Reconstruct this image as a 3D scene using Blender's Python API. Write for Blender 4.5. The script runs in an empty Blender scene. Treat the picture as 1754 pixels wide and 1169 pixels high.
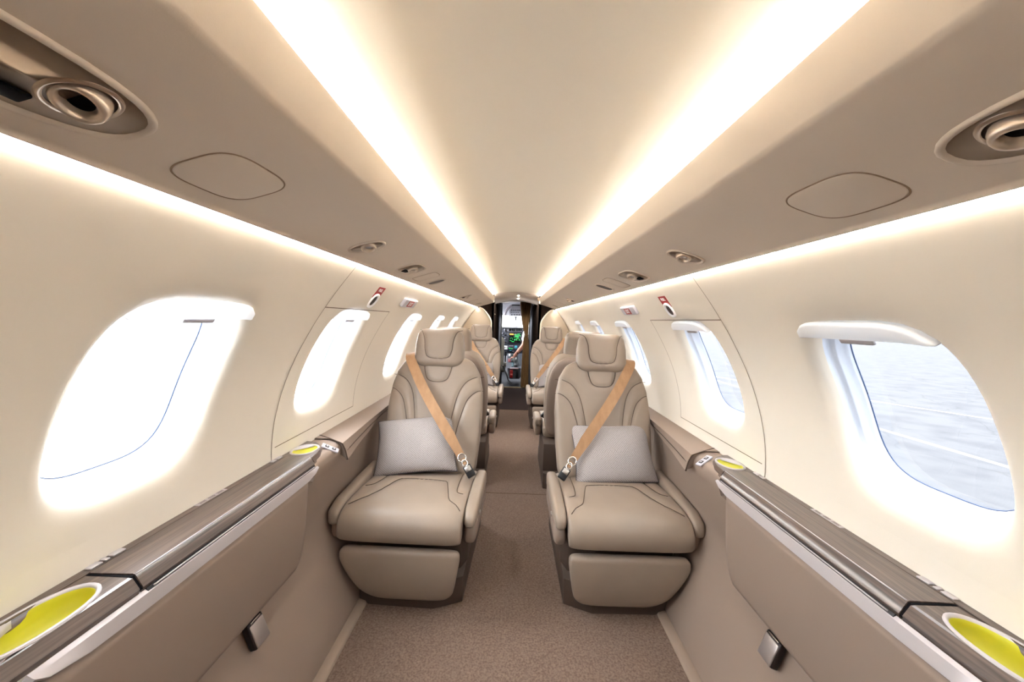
import bpy, bmesh, math, random
import numpy as np
from mathutils import Vector, Matrix
random.seed(4)
C = bpy.context.scene.collection
scene = bpy.context.scene
PI = math.pi

# ------------------------------------------------------------------ camera, sky, exposure
CAM = np.array([-0.0241, 0.0, 1.06]); F = 650.0; PW, PH = 1754, 1169
PITCH, YAW, ROLL = 0.05380, -0.00384, 0.03224
_f = np.array([math.sin(YAW)*math.cos(PITCH), math.cos(YAW)*math.cos(PITCH), -math.sin(PITCH)])
_r0 = np.array([math.cos(YAW), -math.sin(YAW), 0.0]); _u0 = np.cross(_r0, _f)
_r = _r0*math.cos(ROLL) + _u0*math.sin(ROLL); _u = -_r0*math.sin(ROLL) + _u0*math.cos(ROLL)
cam_data = bpy.data.cameras.new('camera'); cam = bpy.data.objects.new('camera', cam_data); C.objects.link(cam)
cam_data.sensor_width = 36.0; cam_data.lens = F/PW*36.0; cam_data.clip_start = 0.02; cam_data.clip_end = 500
cam.matrix_world = Matrix(((_r[0], _u[0], -_f[0], CAM[0]), (_r[1], _u[1], -_f[1], CAM[1]), (_r[2], _u[2], -_f[2], CAM[2]), (0, 0, 0, 1)))
scene.camera = cam
vs = scene.view_settings
vs.view_transform = 'Standard'; vs.look = 'None'; vs.gamma = 1.0; vs.use_curve_mapping = False
vs.exposure = 2.72
scene.cycles.use_denoising = True
scene.cycles.max_bounces = 10; scene.cycles.diffuse_bounces = 7; scene.cycles.transparent_max_bounces = 12
scene.cycles.sample_clamp_indirect = 6.0

SKY_LEFT, SKY_RIGHT = 5.2, 0.85
LED_COVE, LED_SIDE = 8.0, 11.5
w = bpy.data.worlds.new('overcast_sky'); scene.world = w; w.use_nodes = True
nt = w.node_tree; nt.nodes.clear()
wo = nt.nodes.new('ShaderNodeOutputWorld'); bg = nt.nodes.new('ShaderNodeBackground')
tc = nt.nodes.new('ShaderNodeTexCoord'); sx = nt.nodes.new('ShaderNodeSeparateXYZ')
mr = nt.nodes.new('ShaderNodeMapRange'); mr.inputs['From Min'].default_value = -0.75; mr.inputs['From Max'].default_value = -0.05
mr.inputs['To Min'].default_value = SKY_LEFT; mr.inputs['To Max'].default_value = SKY_RIGHT
cl = nt.nodes.new('ShaderNodeTexNoise'); cl.inputs['Scale'].default_value = 5.0; cl.inputs['Detail'].default_value = 5
cr = nt.nodes.new('ShaderNodeValToRGB')
cr.color_ramp.elements[0].position = 0.35; cr.color_ramp.elements[0].color = (0.84, 0.92, 1.0, 1)
cr.color_ramp.elements[1].position = 0.6; cr.color_ramp.elements[1].color = (0.93, 0.97, 1.0, 1)
nt.links.new(tc.outputs['Generated'], sx.inputs[0]); nt.links.new(sx.outputs['X'], mr.inputs['Value'])
nt.links.new(tc.outputs['Generated'], cl.inputs['Vector']); nt.links.new(cl.outputs['Fac'], cr.inputs['Fac'])
nt.links.new(cr.outputs['Color'], bg.inputs['Color']); nt.links.new(mr.outputs['Result'], bg.inputs['Strength'])
nt.links.new(bg.outputs[0], wo.inputs['Surface'])

# ------------------------------------------------------------------ helpers
def at(px, py, Y):
    """the 3-D point at depth Y seen at photo pixel (px, py)"""
    d = _f*F + _r*(px-PW/2) + _u*(PH/2-py)
    return CAM + d/d[1]*Y
def lin(c):
    c = c/255.0
    return c/12.92 if c <= 0.04045 else ((c+0.055)/1.055)**2.4
def col(rgb): return (lin(rgb[0]), lin(rgb[1]), lin(rgb[2]), 1)

MATS = {}
def mat(name, rgb, rough=0.5, metal=0.0, coat=0.0, bump=None, vary=None, spec=0.5, emit=None, sheen=0.0):
    m = bpy.data.materials.new(name); m.use_nodes = True
    n = m.node_tree.nodes; L = m.node_tree.links; b = n['Principled BSDF']
    b.inputs['Base Color'].default_value = col(rgb); b.inputs['Roughness'].default_value = rough
    b.inputs['Metallic'].default_value = metal; b.inputs['Coat Weight'].default_value = coat
    b.inputs['Coat Roughness'].default_value = 0.08
    b.inputs['Specular IOR Level'].default_value = spec
    if sheen: b.inputs['Sheen Weight'].default_value = sheen
    t = n.new('ShaderNodeTexCoord')
    if vary:                                    # (scale xyz, second colour, contrast lo, hi)
        mp = n.new('ShaderNodeMapping'); mp.inputs['Scale'].default_value = vary[0]
        no = n.new('ShaderNodeTexNoise'); no.inputs['Scale'].default_value = 1.0; no.inputs['Detail'].default_value = 4
        rp = n.new('ShaderNodeValToRGB')
        rp.color_ramp.elements[0].position = vary[2]; rp.color_ramp.elements[0].color = col(rgb)
        rp.color_ramp.elements[1].position = vary[3]; rp.color_ramp.elements[1].color = col(vary[1])
        L.new(t.outputs['Object'], mp.inputs['Vector']); L.new(mp.outputs[0], no.inputs['Vector'])
        L.new(no.outputs['Fac'], rp.inputs['Fac']); L.new(rp.outputs['Color'], b.inputs['Base Color'])
    if bump:                                    # (scale, strength, distance)
        no = n.new('ShaderNodeTexNoise'); no.inputs['Scale'].default_value = bump[0]; no.inputs['Detail'].default_value = 3
        bp = n.new('ShaderNodeBump'); bp.inputs['Strength'].default_value = bump[1]; bp.inputs['Distance'].default_value = bump[2]
        L.new(t.outputs['Object'], no.inputs['Vector']); L.new(no.outputs['Fac'], bp.inputs['Height'])
        L.new(bp.outputs['Normal'], b.inputs['Normal'])
    if emit:
        b.inputs['Emission Color'].default_value = (*emit[0], 1); b.inputs['Emission Strength'].default_value = emit[1]
    MATS[name] = m
    return m

M_wall = mat('cream_wall_laminate', (226, 219, 207), 0.55, bump=(420, 0.05, 0.001), spec=0.3)
M_ceil = mat('ivory_ceiling_fabric', (222, 215, 203), 0.6, bump=(400, 0.05, 0.001), spec=0.3)
M_soffit = mat('sand_suede_soffit', (208, 195, 180), 0.75, bump=(500, 0.08, 0.001), spec=0.2)
M_seam = mat('shadow_gap', (96, 78, 60), 0.9, spec=0.1)
M_leather = mat('taupe_leather', (148, 133, 119), 0.42, bump=(260, 0.10, 0.0008), vary=((9, 9, 9), (142, 127, 114), 0.3, 0.7), spec=0.4)
M_side = mat('taupe_sidewall_leather', (142, 125, 113), 0.6, bump=(300, 0.10, 0.0008), spec=0.3)
M_dark_seam = mat('dark_stitched_seam', (74, 60, 50), 0.7, spec=0.2)
M_base = mat('dark_brown_seat_base', (78, 65, 57), 0.5, spec=0.3)
M_carpet = mat('beige_wool_carpet', (108, 90, 79), 0.95, bump=(330, 0.55, 0.004), vary=((160, 160, 160), (136, 117, 105), 0.35, 0.7), spec=0.05)
M_carpet2 = mat('dark_grey_carpet', (66, 56, 55), 0.95, bump=(300, 0.5, 0.004), spec=0.05)
M_strip = mat('pale_carpet_binding', (150, 133, 119), 0.8, spec=0.1)
M_belt = mat('tan_webbing', (164, 128, 95), 0.6, bump=(700, 0.2, 0.0006), vary=((40, 40, 3), (150, 115, 83), 0.35, 0.7), spec=0.3)
M_metal = mat('brushed_steel', (190, 188, 186), 0.3, 1.0)
M_chrome = mat('polished_chrome', (225, 222, 220), 0.12, 1.0)
M_satin = mat('satin_aluminium', (186, 180, 182), 0.4, 0.25)
M_black = mat('black_plastic', (24, 24, 27), 0.4)
M_darkhole = mat('dark_hollow', (12, 10, 14), 0.8, spec=0.1)
M_lime = mat('lime_rubber_liner', (196, 192, 42), 0.45)
M_white = mat('white_plastic', (246, 247, 250), 0.4)
M_frame = mat('white_window_surround', (208, 216, 230), 0.4)
M_red = mat('red_decal', (160, 14, 20), 0.45)
M_sign = mat('white_sign_face', (190, 188, 197), 0.35)
M_bronze = mat('satin_bronze_trim', (176, 158, 140), 0.28, 0.75)
M_eye = mat('pearl_bronze_eyeball', (205, 190, 174), 0.3, 0.6)
M_lens = mat('frosted_lens', (236, 236, 238), 0.2, 0.5)
M_darkwood = mat('dark_brown_veneer', (46, 35, 29), 0.75, spec=0.08, vary=((12, 12, 2), (40, 31, 27), 0.3, 0.7))
M_grey = mat('cockpit_grey_liner', (186, 184, 190), 0.6)
M_panel = mat('cockpit_charcoal_panel', (44, 46, 56), 0.5)
M_panelgrey = mat('cockpit_mid_grey', (120, 118, 126), 0.5)
M_curtain = mat('brown_curtain_cloth', (160, 128, 90), 0.85, bump=(300, 0.2, 0.001), spec=0.1)
M_skin = mat('skin', (198, 140, 118), 0.5)
M_shirt = mat('white_cotton', (236, 236, 240), 0.8)
M_trouser = mat('dark_navy_cloth', (30, 32, 44), 0.8)
M_hair = mat('dark_hair', (40, 30, 24), 0.6)
M_green = mat('screen_green_traces', (20, 120, 50), 0.5, emit=((0.02, 0.40, 0.09), 0.35))
M_orange = mat('screen_orange_block', (230, 140, 40), 0.5, emit=((0.9, 0.38, 0.06), 0.3))
M_cyan = mat('screen_cyan_traces', (40, 120, 140), 0.5, emit=((0.05, 0.25, 0.32), 0.2))
M_screen = mat('screen_glass', (10, 14, 14), 0.15)
M_led = mat('cove_light_strip', (255, 250, 240), 0.5, emit=((0.95, 0.98, 1.0), LED_COVE))
M_led2 = mat('sidewall_light_strip', (255, 250, 244), 0.5, emit=((0.98, 0.99, 1.0), LED_SIDE))
M_spot = mat('spot_lens', (255, 250, 240), 0.4, emit=((1.0, 0.93, 0.82), 5.0))

def wood_mat():
    m = bpy.data.materials.new('glossy_walnut_veneer'); m.use_nodes = True
    n = m.node_tree.nodes; L = m.node_tree.links; b = n['Principled BSDF']
    t = n.new('ShaderNodeTexCoord'); mp = n.new('ShaderNodeMapping'); mp.inputs['Scale'].default_value = (170, 5, 170)
    no = n.new('ShaderNodeTexNoise'); no.inputs['Scale'].default_value = 1; no.inputs['Detail'].default_value = 5; no.inputs['Distortion'].default_value = 0.5
    rp = n.new('ShaderNodeValToRGB')
    rp.color_ramp.elements[0].position = 0.3; rp.color_ramp.elements[0].color = col((58, 47, 41))
    rp.color_ramp.elements[1].position = 0.72; rp.color_ramp.elements[1].color = col((108, 90, 80))
    L.new(t.outputs['Object'], mp.inputs['Vector']); L.new(mp.outputs[0], no.inputs['Vector'])
    L.new(no.outputs['Fac'], rp.inputs['Fac']); L.new(rp.outputs['Color'], b.inputs['Base Color'])
    b.inputs['Roughness'].default_value = 0.35; b.inputs['Coat Weight'].default_value = 0.5; b.inputs['Coat Roughness'].default_value = 0.06
    return m
M_wood = wood_mat()
def glass_mat(name, tint=(1, 1, 1), fac=0.06):
    m = bpy.data.materials.new(name); m.use_nodes = True
    n = m.node_tree.nodes; L = m.node_tree.links; n.remove(n['Principled BSDF'])
    tr = n.new('ShaderNodeBsdfTransparent'); tr.inputs[0].default_value = (*tint, 1)
    gl = n.new('ShaderNodeBsdfGlossy'); gl.inputs['Roughness'].default_value = 0.02
    mx = n.new('ShaderNodeMixShader'); mx.inputs[0].default_value = fac
    L.new(tr.outputs[0], mx.inputs[1]); L.new(gl.outputs[0], mx.inputs[2]); L.new(mx.outputs[0], n['Material Output'].inputs['Surface'])
    return m
M_glass = glass_mat('clear_acrylic_pane')
def shade_mat():
    m = bpy.data.materials.new('translucent_shade'); m.use_nodes = True
    n = m.node_tree.nodes; L = m.node_tree.links; n.remove(n['Principled BSDF'])
    d = n.new('ShaderNodeBsdfDiffuse'); d.inputs[0].default_value = (.9, .91, .93, 1)
    t = n.new('ShaderNodeBsdfTranslucent'); t.inputs[0].default_value = (.9, .92, .95, 1)
    mx = n.new('ShaderNodeMixShader'); mx.inputs[0].default_value = .5
    L.new(d.outputs[0], mx.inputs[1]); L.new(t.outputs[0], mx.inputs[2]); L.new(mx.outputs[0], n['Material Output'].inputs['Surface'])
    return m
M_shade = shade_mat()
def weave_mat():
    m = mat('grey_woven_cloth', (212, 205, 202), 0.9, spec=0.1)
    n = m.node_tree.nodes; L = m.node_tree.links; b = n['Principled BSDF']
    uv = n.new('ShaderNodeUVMap')
    mp = n.new('ShaderNodeMapping'); mp.inputs['Scale'].default_value = (52, 40, 1); mp.inputs['Rotation'].default_value = (0, 0, 0.78)
    ck = n.new('ShaderNodeTexVoronoi'); ck.inputs['Scale'].default_value = 1.0; ck.inputs['Randomness'].default_value = 0.15
    rp = n.new('ShaderNodeValToRGB'); rp.color_ramp.elements[0].position = 0.1; rp.color_ramp.elements[1].position = 0.75
    rp.color_ramp.elements[0].color = col((180, 174, 173)); rp.color_ramp.elements[1].color = col((138, 131, 130))
    bp = n.new('ShaderNodeBump'); bp.inputs['Strength'].default_value = 0.5; bp.inputs['Distance'].default_value = 0.003; bp.invert = True
    L.new(uv.outputs[0], mp.inputs['Vector']); L.new(mp.outputs[0], ck.inputs['Vector'])
    L.new(ck.outputs['Distance'], rp.inputs['Fac']); L.new(rp.outputs['Color'], b.inputs['Base Color'])
    L.new(ck.outputs['Distance'], bp.inputs['Height']); L.new(bp.outputs['Normal'], b.inputs['Normal'])
    return m
M_weave = weave_mat()
def mesh_grille_mat():
    m = mat('perforated_grille', (92, 80, 70), 0.6)
    n = m.node_tree.nodes; L = m.node_tree.links; b = n['Principled BSDF']
    t = n.new('ShaderNodeTexCoord'); v = n.new('ShaderNodeTexVoronoi'); v.inputs['Scale'].default_value = 350; v.inputs['Randomness'].default_value = 0.0
    rp = n.new('ShaderNodeValToRGB'); rp.color_ramp.elements[0].color = col((40, 34, 30)); rp.color_ramp.elements[1].color = col((104, 92, 80))
    rp.color_ramp.elements[0].position = 0.35; rp.color_ramp.elements[1].position = 0.5
    L.new(t.outputs['Object'], v.inputs['Vector']); L.new(v.outputs['Distance'], rp.inputs['Fac']); L.new(rp.outputs['Color'], b.inputs['Base Color'])
    return m
M_grille = mesh_grille_mat()
def tarmac_mat(name, a, bcol, crack):
    m = mat(name, a, 0.9, spec=0.1)
    n = m.node_tree.nodes; L = m.node_tree.links; b = n['Principled BSDF']
    t = n.new('ShaderNodeTexCoord'); no = n.new('ShaderNodeTexNoise'); no.inputs['Scale'].default_value = 1.3; no.inputs['Detail'].default_value = 8
    rp = n.new('ShaderNodeValToRGB'); rp.color_ramp.elements[0].position = 0.36; rp.color_ramp.elements[0].color = col(bcol)
    rp.color_ramp.elements[1].position = 0.58; rp.color_ramp.elements[1].color = col(a)
    wv = n.new('ShaderNodeTexVoronoi'); wv.feature = 'DISTANCE_TO_EDGE'; wv.inputs['Scale'].default_value = 0.35
    no2 = n.new('ShaderNodeTexNoise'); no2.inputs['Scale'].default_value = 0.9; no2.inputs['Detail'].default_value = 5
    ad = n.new('ShaderNodeVectorMath'); ad.operation = 'ADD'
    rp2 = n.new('ShaderNodeValToRGB'); rp2.color_ramp.elements[0].position = 0.0; rp2.color_ramp.elements[0].color = (crack, crack, crack, 1)
    rp2.color_ramp.elements[1].position = 0.012; rp2.color_ramp.elements[1].color = (1, 1, 1, 1)
    mx = n.new('ShaderNodeMix'); mx.data_type = 'RGBA'; mx.blend_type = 'MULTIPLY'; mx.inputs['Factor'].default_value = 1
    L.new(t.outputs['Object'], no.inputs['Vector']); L.new(no.outputs['Fac'], rp.inputs['Fac'])
    L.new(t.outputs['Object'], no2.inputs['Vector']); L.new(t.outputs['Object'], ad.inputs[0]); L.new(no2.outputs['Color'], ad.inputs[1])
    L.new(ad.outputs[0], wv.inputs['Vector']); L.new(wv.outputs['Distance'], rp2.inputs['Fac'])
    L.new(rp.outputs['Color'], mx.inputs[6]); L.new(rp2.outputs['Color'], mx.inputs[7]); L.new(mx.outputs[2], b.inputs['Base Color'])
    return m
M_left_ground = tarmac_mat('pale_left_ground', (236, 236, 236), (226, 226, 228), 0.9)  # left ground coloured paler so that side looks more brightly lit
M_tarmac = tarmac_mat('weathered_tarmac', (74, 74, 76), (66, 66, 69), 0.8)

def wloc(o):
    v = np.zeros(3)
    while o is not None:
        v += np.array(o.location); o = o.parent
    return v
def mk(name, V, Fc, m, parent=None, smooth=True, auto=None, uv=None):
    V = np.asarray(V, float)
    if parent is None:
        org = np.array([(V[:, 0].min()+V[:, 0].max())/2, (V[:, 1].min()+V[:, 1].max())/2, V[:, 2].min()])
    else: org = wloc(parent)
    me = bpy.data.meshes.new(name)
    me.from_pydata([tuple(p) for p in (V-org)], [], [tuple(int(i) for i in f) for f in Fc])
    bm = bmesh.new(); bm.from_mesh(me)
    bmesh.ops.remove_doubles(bm, verts=bm.verts, dist=2e-6)
    bmesh.ops.recalc_face_normals(bm, faces=bm.faces)
    bm.to_mesh(me); bm.free()
    if smooth:
        me.polygons.foreach_set('use_smooth', [True]*len(me.polygons))
        if auto is not None: me.set_sharp_from_angle(angle=math.radians(auto))
    me.materials.append(m); me.update()
    o = bpy.data.objects.new(name, me); C.objects.link(o)
    if parent is None: o.location = org
    else: o.parent = parent
    return o
def tag(o, label, cat, group=None, kind=None):
    o['label'] = label; o['category'] = cat
    if group: o['group'] = group
    if kind: o['kind'] = kind
    return o
def struct(o): o['kind'] = 'structure'; return o
def empty(name, loc, label=None, cat=None, group=None):
    o = bpy.data.objects.new(name, None); C.objects.link(o); o.location = loc; o.empty_display_size = 0.05
    if label: tag(o, label, cat, group)
    return o
class MB:
    def __init__(self): self.V = []; self.F = []
    def add(self, V, Fc):
        k = len(self.V); self.V += [tuple(p) for p in V]; self.F += [tuple(int(i)+k for i in f) for f in Fc]; return self
    def build(self, name, m, parent=None, **k): return mk(name, self.V, self.F, m, parent, **k)
def gridfaces(nr, nc, closed_c=False, off=0):
    Fc = []
    for i in range(nr-1):
        for j in range(nc if closed_c else nc-1):
            j2 = (j+1) % nc
            Fc.append((off+i*nc+j, off+i*nc+j2, off+(i+1)*nc+j2, off+(i+1)*nc+j))
    return Fc
def loft(rings, cap=True):
    nr, nc = len(rings), len(rings[0]); V = [p for r in rings for p in r]; Fc = gridfaces(nr, nc, True)
    if cap:
        Fc.append(tuple(range(nc-1, -1, -1))); Fc.append(tuple((nr-1)*nc+j for j in range(nc)))
    return V, Fc
def box(c, s, b=0.004, rot=None, seg=2):
    """bevelled box, centre c, full size s"""
    bm = bmesh.new(); bmesh.ops.create_cube(bm, size=1.0)
    for v in bm.verts: v.co = Vector((v.co.x*s[0], v.co.y*s[1], v.co.z*s[2]))
    if b > 0: bmesh.ops.bevel(bm, geom=list(bm.edges), offset=min(b, min(s)*0.45), segments=seg, affect='EDGES', profile=0.5)
    V = [v.co.copy() for v in bm.verts]; bm.verts.index_update(); Fc = [[v.index for v in f.verts] for f in bm.faces]; bm.free()
    R = rot if rot is not None else Matrix.Identity(3)
    return [tuple(R @ v + Vector(c)) for v in V], Fc
def prism(poly, d, b=0.004, seg=2):
    """polygon (list of 3-D points) pushed along vector d, bevelled"""
    bm = bmesh.new(); d = Vector(d)
    a = [bm.verts.new(p) for p in poly]; bb = [bm.verts.new(Vector(p)+d) for p in poly]; n = len(a)
    bm.faces.new(a); bm.faces.new(bb[::-1])
    for i in range(n): bm.faces.new((a[i], bb[i], bb[(i+1) % n], a[(i+1) % n]))
    bmesh.ops.recalc_face_normals(bm, faces=bm.faces)
    if b > 0: bmesh.ops.bevel(bm, geom=list(bm.edges), offset=b, segments=seg, affect='EDGES', profile=0.5, clamp_overlap=True)
    bm.verts.index_update(); V = [v.co.copy() for v in bm.verts]; Fc = [[v.index for v in f.verts] for f in bm.faces]; bm.free()
    return V, Fc
def frames(P):
    P = np.asarray(P, float); T = np.gradient(P, axis=0); T /= np.linalg.norm(T, axis=1)[:, None]+1e-12
    ref = np.array([0, 0, 1.0]) if abs(T[0][2]) < 0.9 else np.array([1.0, 0, 0])
    N = []
    n = ref - T[0]*(ref@T[0]); n /= np.linalg.norm(n)
    for t in T:
        n = n - t*(n@t); n /= np.linalg.norm(n)+1e-12; N.append(n.copy())
    N = np.array(N); return P, T, N, np.cross(T, N)
def tube(P, r, n=6):
    P, T, N, B = frames(P); r = np.broadcast_to(np.asarray(r, float), (len(P),))
    return loft([[tuple(P[i]+r[i]*(math.cos(a)*N[i]+math.sin(a)*B[i])) for a in np.linspace(0, 2*PI, n, endpoint=False)] for i in range(len(P))])
def ribbon(P, wvec, t):
    """strap: points, width vectors (full), thickness"""
    P, T, N, B = frames(P); rings = []
    for i in range(len(P)):
        wv = np.asarray(wvec[i] if np.ndim(wvec[0]) else wvec, float)/2; nn = np.cross(T[i], wv); nn /= np.linalg.norm(nn); nn *= t/2
        rings.append([tuple(P[i]-wv-nn), tuple(P[i]+wv-nn), tuple(P[i]+wv+nn), tuple(P[i]-wv+nn)])
    return loft(rings)
def superring(c, ax, ay, a, b, n=2.5, k=20):
    c, ax, ay = map(lambda q: np.asarray(q, float), (c, ax, ay)); out = []
    for t in np.linspace(0, 2*PI, k, endpoint=False):
        ct, st = math.cos(t), math.sin(t)
        out.append(tuple(c + ax*a*math.copysign(abs(ct)**(2/n), ct) + ay*b*math.copysign(abs(st)**(2/n), st)))
    return out
def resample(P, n):
    P = np.asarray(P, float); d = np.concatenate([[0], np.cumsum(np.linalg.norm(np.diff(P, axis=0), axis=1))])
    t = np.linspace(0, d[-1], n); return np.array([np.interp(t, d, P[:, i]) for i in range(P.shape[1])]).T
def smooth_curve(P, n=40):
    """Catmull-Rom through points, evenly resampled"""
    P = np.asarray(P, float); Q = np.vstack([2*P[0]-P[1], P, 2*P[-1]-P[-2]]); out = []
    for i in range(1, len(Q)-2):
        for t in np.linspace(0, 1, 12, endpoint=False):
            a, b, c, d = Q[i-1], Q[i], Q[i+1], Q[i+2]
            out.append(0.5*((2*b)+(-a+c)*t+(2*a-5*b+4*c-d)*t*t+(-a+3*b-3*c+d)*t**3))
    out.append(P[-1]); return resample(out, n)
def pad(spine, wl, wr, tf, tb, p=4.0, re=0.03, rc=0.03, nu=48, nv=56, seams=(), depth=0.006, gw=0.007, crown=0.0, xoff=None, rc0=None):
    """upholstered block. spine: (y,z) from bottom/front to top/back; front side = left normal.
    wl, wr: half widths (float or function of v). returns verts, faces, front-surface function f(x, v)."""
    S = smooth_curve(spine, nv); seg = np.linalg.norm(np.diff(S, axis=0), axis=1); L = seg.sum()
    # denser rows near the two ends
    tt = np.linspace(-1, 1, nv); vv = 0.5+0.5*np.sin(tt*PI/2); vv[0] = 0; vv[-1] = 1
    cum = np.concatenate([[0], np.cumsum(seg)])/L
    Y = np.interp(vv, cum, S[:, 0]); Z = np.interp(vv, cum, S[:, 1])
    T = np.gradient(S, axis=0); T /= np.linalg.norm(T, axis=1)[:, None]
    Ty = np.interp(vv, cum, T[:, 0]); Tz = np.interp(vv, cum, T[:, 1]); ln = np.hypot(Ty, Tz); Ty /= ln; Tz /= ln
    Ny, Nz = -Tz, Ty
    u = np.sin(np.linspace(-1, 1, nu)*PI/2)
    fl = wl if callable(wl) else (lambda v: wl); fr = wr if callable(wr) else (lambda v: wr)
    WL = np.array([fl(v) for v in vv]); WR = np.array([fr(v) for v in vv])
    def corner(d, r): q = np.clip(1-d/r, 0, 1); return r*(1-np.sqrt(np.maximum(0, 1-q*q)))
    ca = corner(vv*L, rc0 if rc0 else rc); cb = corner((1-vv)*L, rc)
    WL = WL-ca-cb; WR = WR-ca-cb
    X = np.where(u[None, :] < 0, u[None, :]*WL[:, None], u[None, :]*WR[:, None])
    if xoff is not None: X = X+np.array([xoff(v) for v in vv])[:, None]
    e = (1-np.abs(u)**p)**(1/p)
    def endp(d): q = np.clip(1-d/re, 0, 1); return (1-q**2.5)**(1/2.5)
    ev = endp(vv*L)*endp((1-vv)*L)
    tfv = np.array([tf(v) if callable(tf) else tf for v in vv]); tbv = np.array([tb(v) if callable(tb) else tb for v in vv])
    E = e[None, :]*ev[:, None]
    cr = crown*(1-u[None, :]**2)*np.sin(PI*vv)[:, None]
    G = np.zeros_like(E)
    for sm in seams:
        sp = smooth_curve(sm, 60)
        dx = X[:, :, None]-sp[None, None, :, 0]; dv = (vv[:, None, None]-sp[None, None, :, 1])*L
        G = np.maximum(G, np.exp(-(np.min(dx*dx+dv*dv, axis=2))/(gw*gw)))
    off = tfv[:, None]*E+cr-depth*G*E
    FY = Y[:, None]+Ny[:, None]*off; FZ = Z[:, None]+Nz[:, None]*off
    BY = Y[:, None]-Ny[:, None]*tbv[:, None]*E; BZ = Z[:, None]-Nz[:, None]*tbv[:, None]*E
    V = [(X[i, j], FY[i, j], FZ[i, j]) for i in range(nv) for j in range(nu)]+[(X[i, j], BY[i, j], BZ[i, j]) for i in range(nv) for j in range(nu)]
    Fc = gridfaces(nv, nu)+[f[::-1] for f in gridfaces(nv, nu, off=nv*nu)]
    def surf(x, v):
        i = int(np.clip(np.searchsorted(vv, v)-1, 0, nv-2)); a = (v-vv[i])/(vv[i+1]-vv[i]); out = []
        for k in (i, i+1):
            out.append([np.interp(x, X[k], FY[k]), np.interp(x, X[k], FZ[k])])
        r = np.array(out[0])*(1-a)+np.array(out[1])*a
        return np.array([x, r[0], r[1]])
    return V, Fc, surf
def seam_tubes(surf, seams, r=0.0016):  # dark tubes added along the grooves so the seam lines read dark
    mb = MB()
    for sm in seams:
        pts = np.array([surf(q[0], q[1]) for q in smooth_curve(sm, 40)])+np.array([0, -.0013, .0015])
        mb.add(*tube(pts, r, 5))
    return mb

# ------------------------------------------------------------------ cross-section of the cabin
PROF = np.array([(.734, .56), (.734, .60), (.7345, .64), (.732, .69), (.7255, .74), (.714, .79), (.6995, .84), (.681, .89), (.6585, .94),
                 (.632, .99), (.6005, 1.045), (.564, 1.10), (.528, 1.15), (.484, 1.206), (.470, 1.224)])
_zs = np.linspace(.56, 1.224, 200)
_xs = np.interp(_zs, PROF[:, 1], PROF[:, 0])
_k = np.ones(13)/13; _xp = np.concatenate([np.full(6, _xs[0]), _xs, _xs[-1]+(np.arange(1, 7))*(_xs[-1]-_xs[-2])]); _xs = np.convolve(_xp, _k, 'valid')
def wx(z): return float(np.interp(z, _zs, _xs))
def wall_frame(s, Y, z):
    """origin on the wall, axes: along reading direction, up the wall, into the cabin"""
    dx = (wx(z+.004)-wx(z-.004))/.008; up = np.array([s*dx, 0, 1.0]); up /= np.linalg.norm(up)
    rd = np.array([0, 1.0 if s < 0 else -1.0, 0]); nrm = np.cross(rd, up)
    return np.array([s*wx(z), Y, z]), rd, up, nrm
YB, YF = -1.30, 4.66       # rear and front of the cabin walls
WINS = [.69, 1.345, 2.175, 2.925, 3.67]
HW_, HZ_, ZC = .14, .168, .8985
def holept(c, dy, dz, sc, zs=None):
    a = math.atan2(dz/HZ_, dy/HW_); ca, sa = math.cos(a), math.sin(a); n = 3.6
    r = (abs(ca)**n+abs(sa)**n)**(-1/n)*sc
    return c+HW_*r*ca, ZC+HZ_*r*sa
def wpt(s, Y, z, off=0.0):
    """wall point pushed outwards by off"""
    dx = (wx(z+.004)-wx(z-.004))/.008; n = np.array([1.0, -dx]); n /= np.linalg.norm(n)
    return (s*(wx(z)+off*n[0]), Y, z+off*n[1])
zl, zh = .665, 1.13
ZE = list(np.linspace(.56, zl, 5))+list(np.linspace(zl, zh, 17))[1:]+list(np.linspace(zh, 1.224, 6))[1:]
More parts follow.
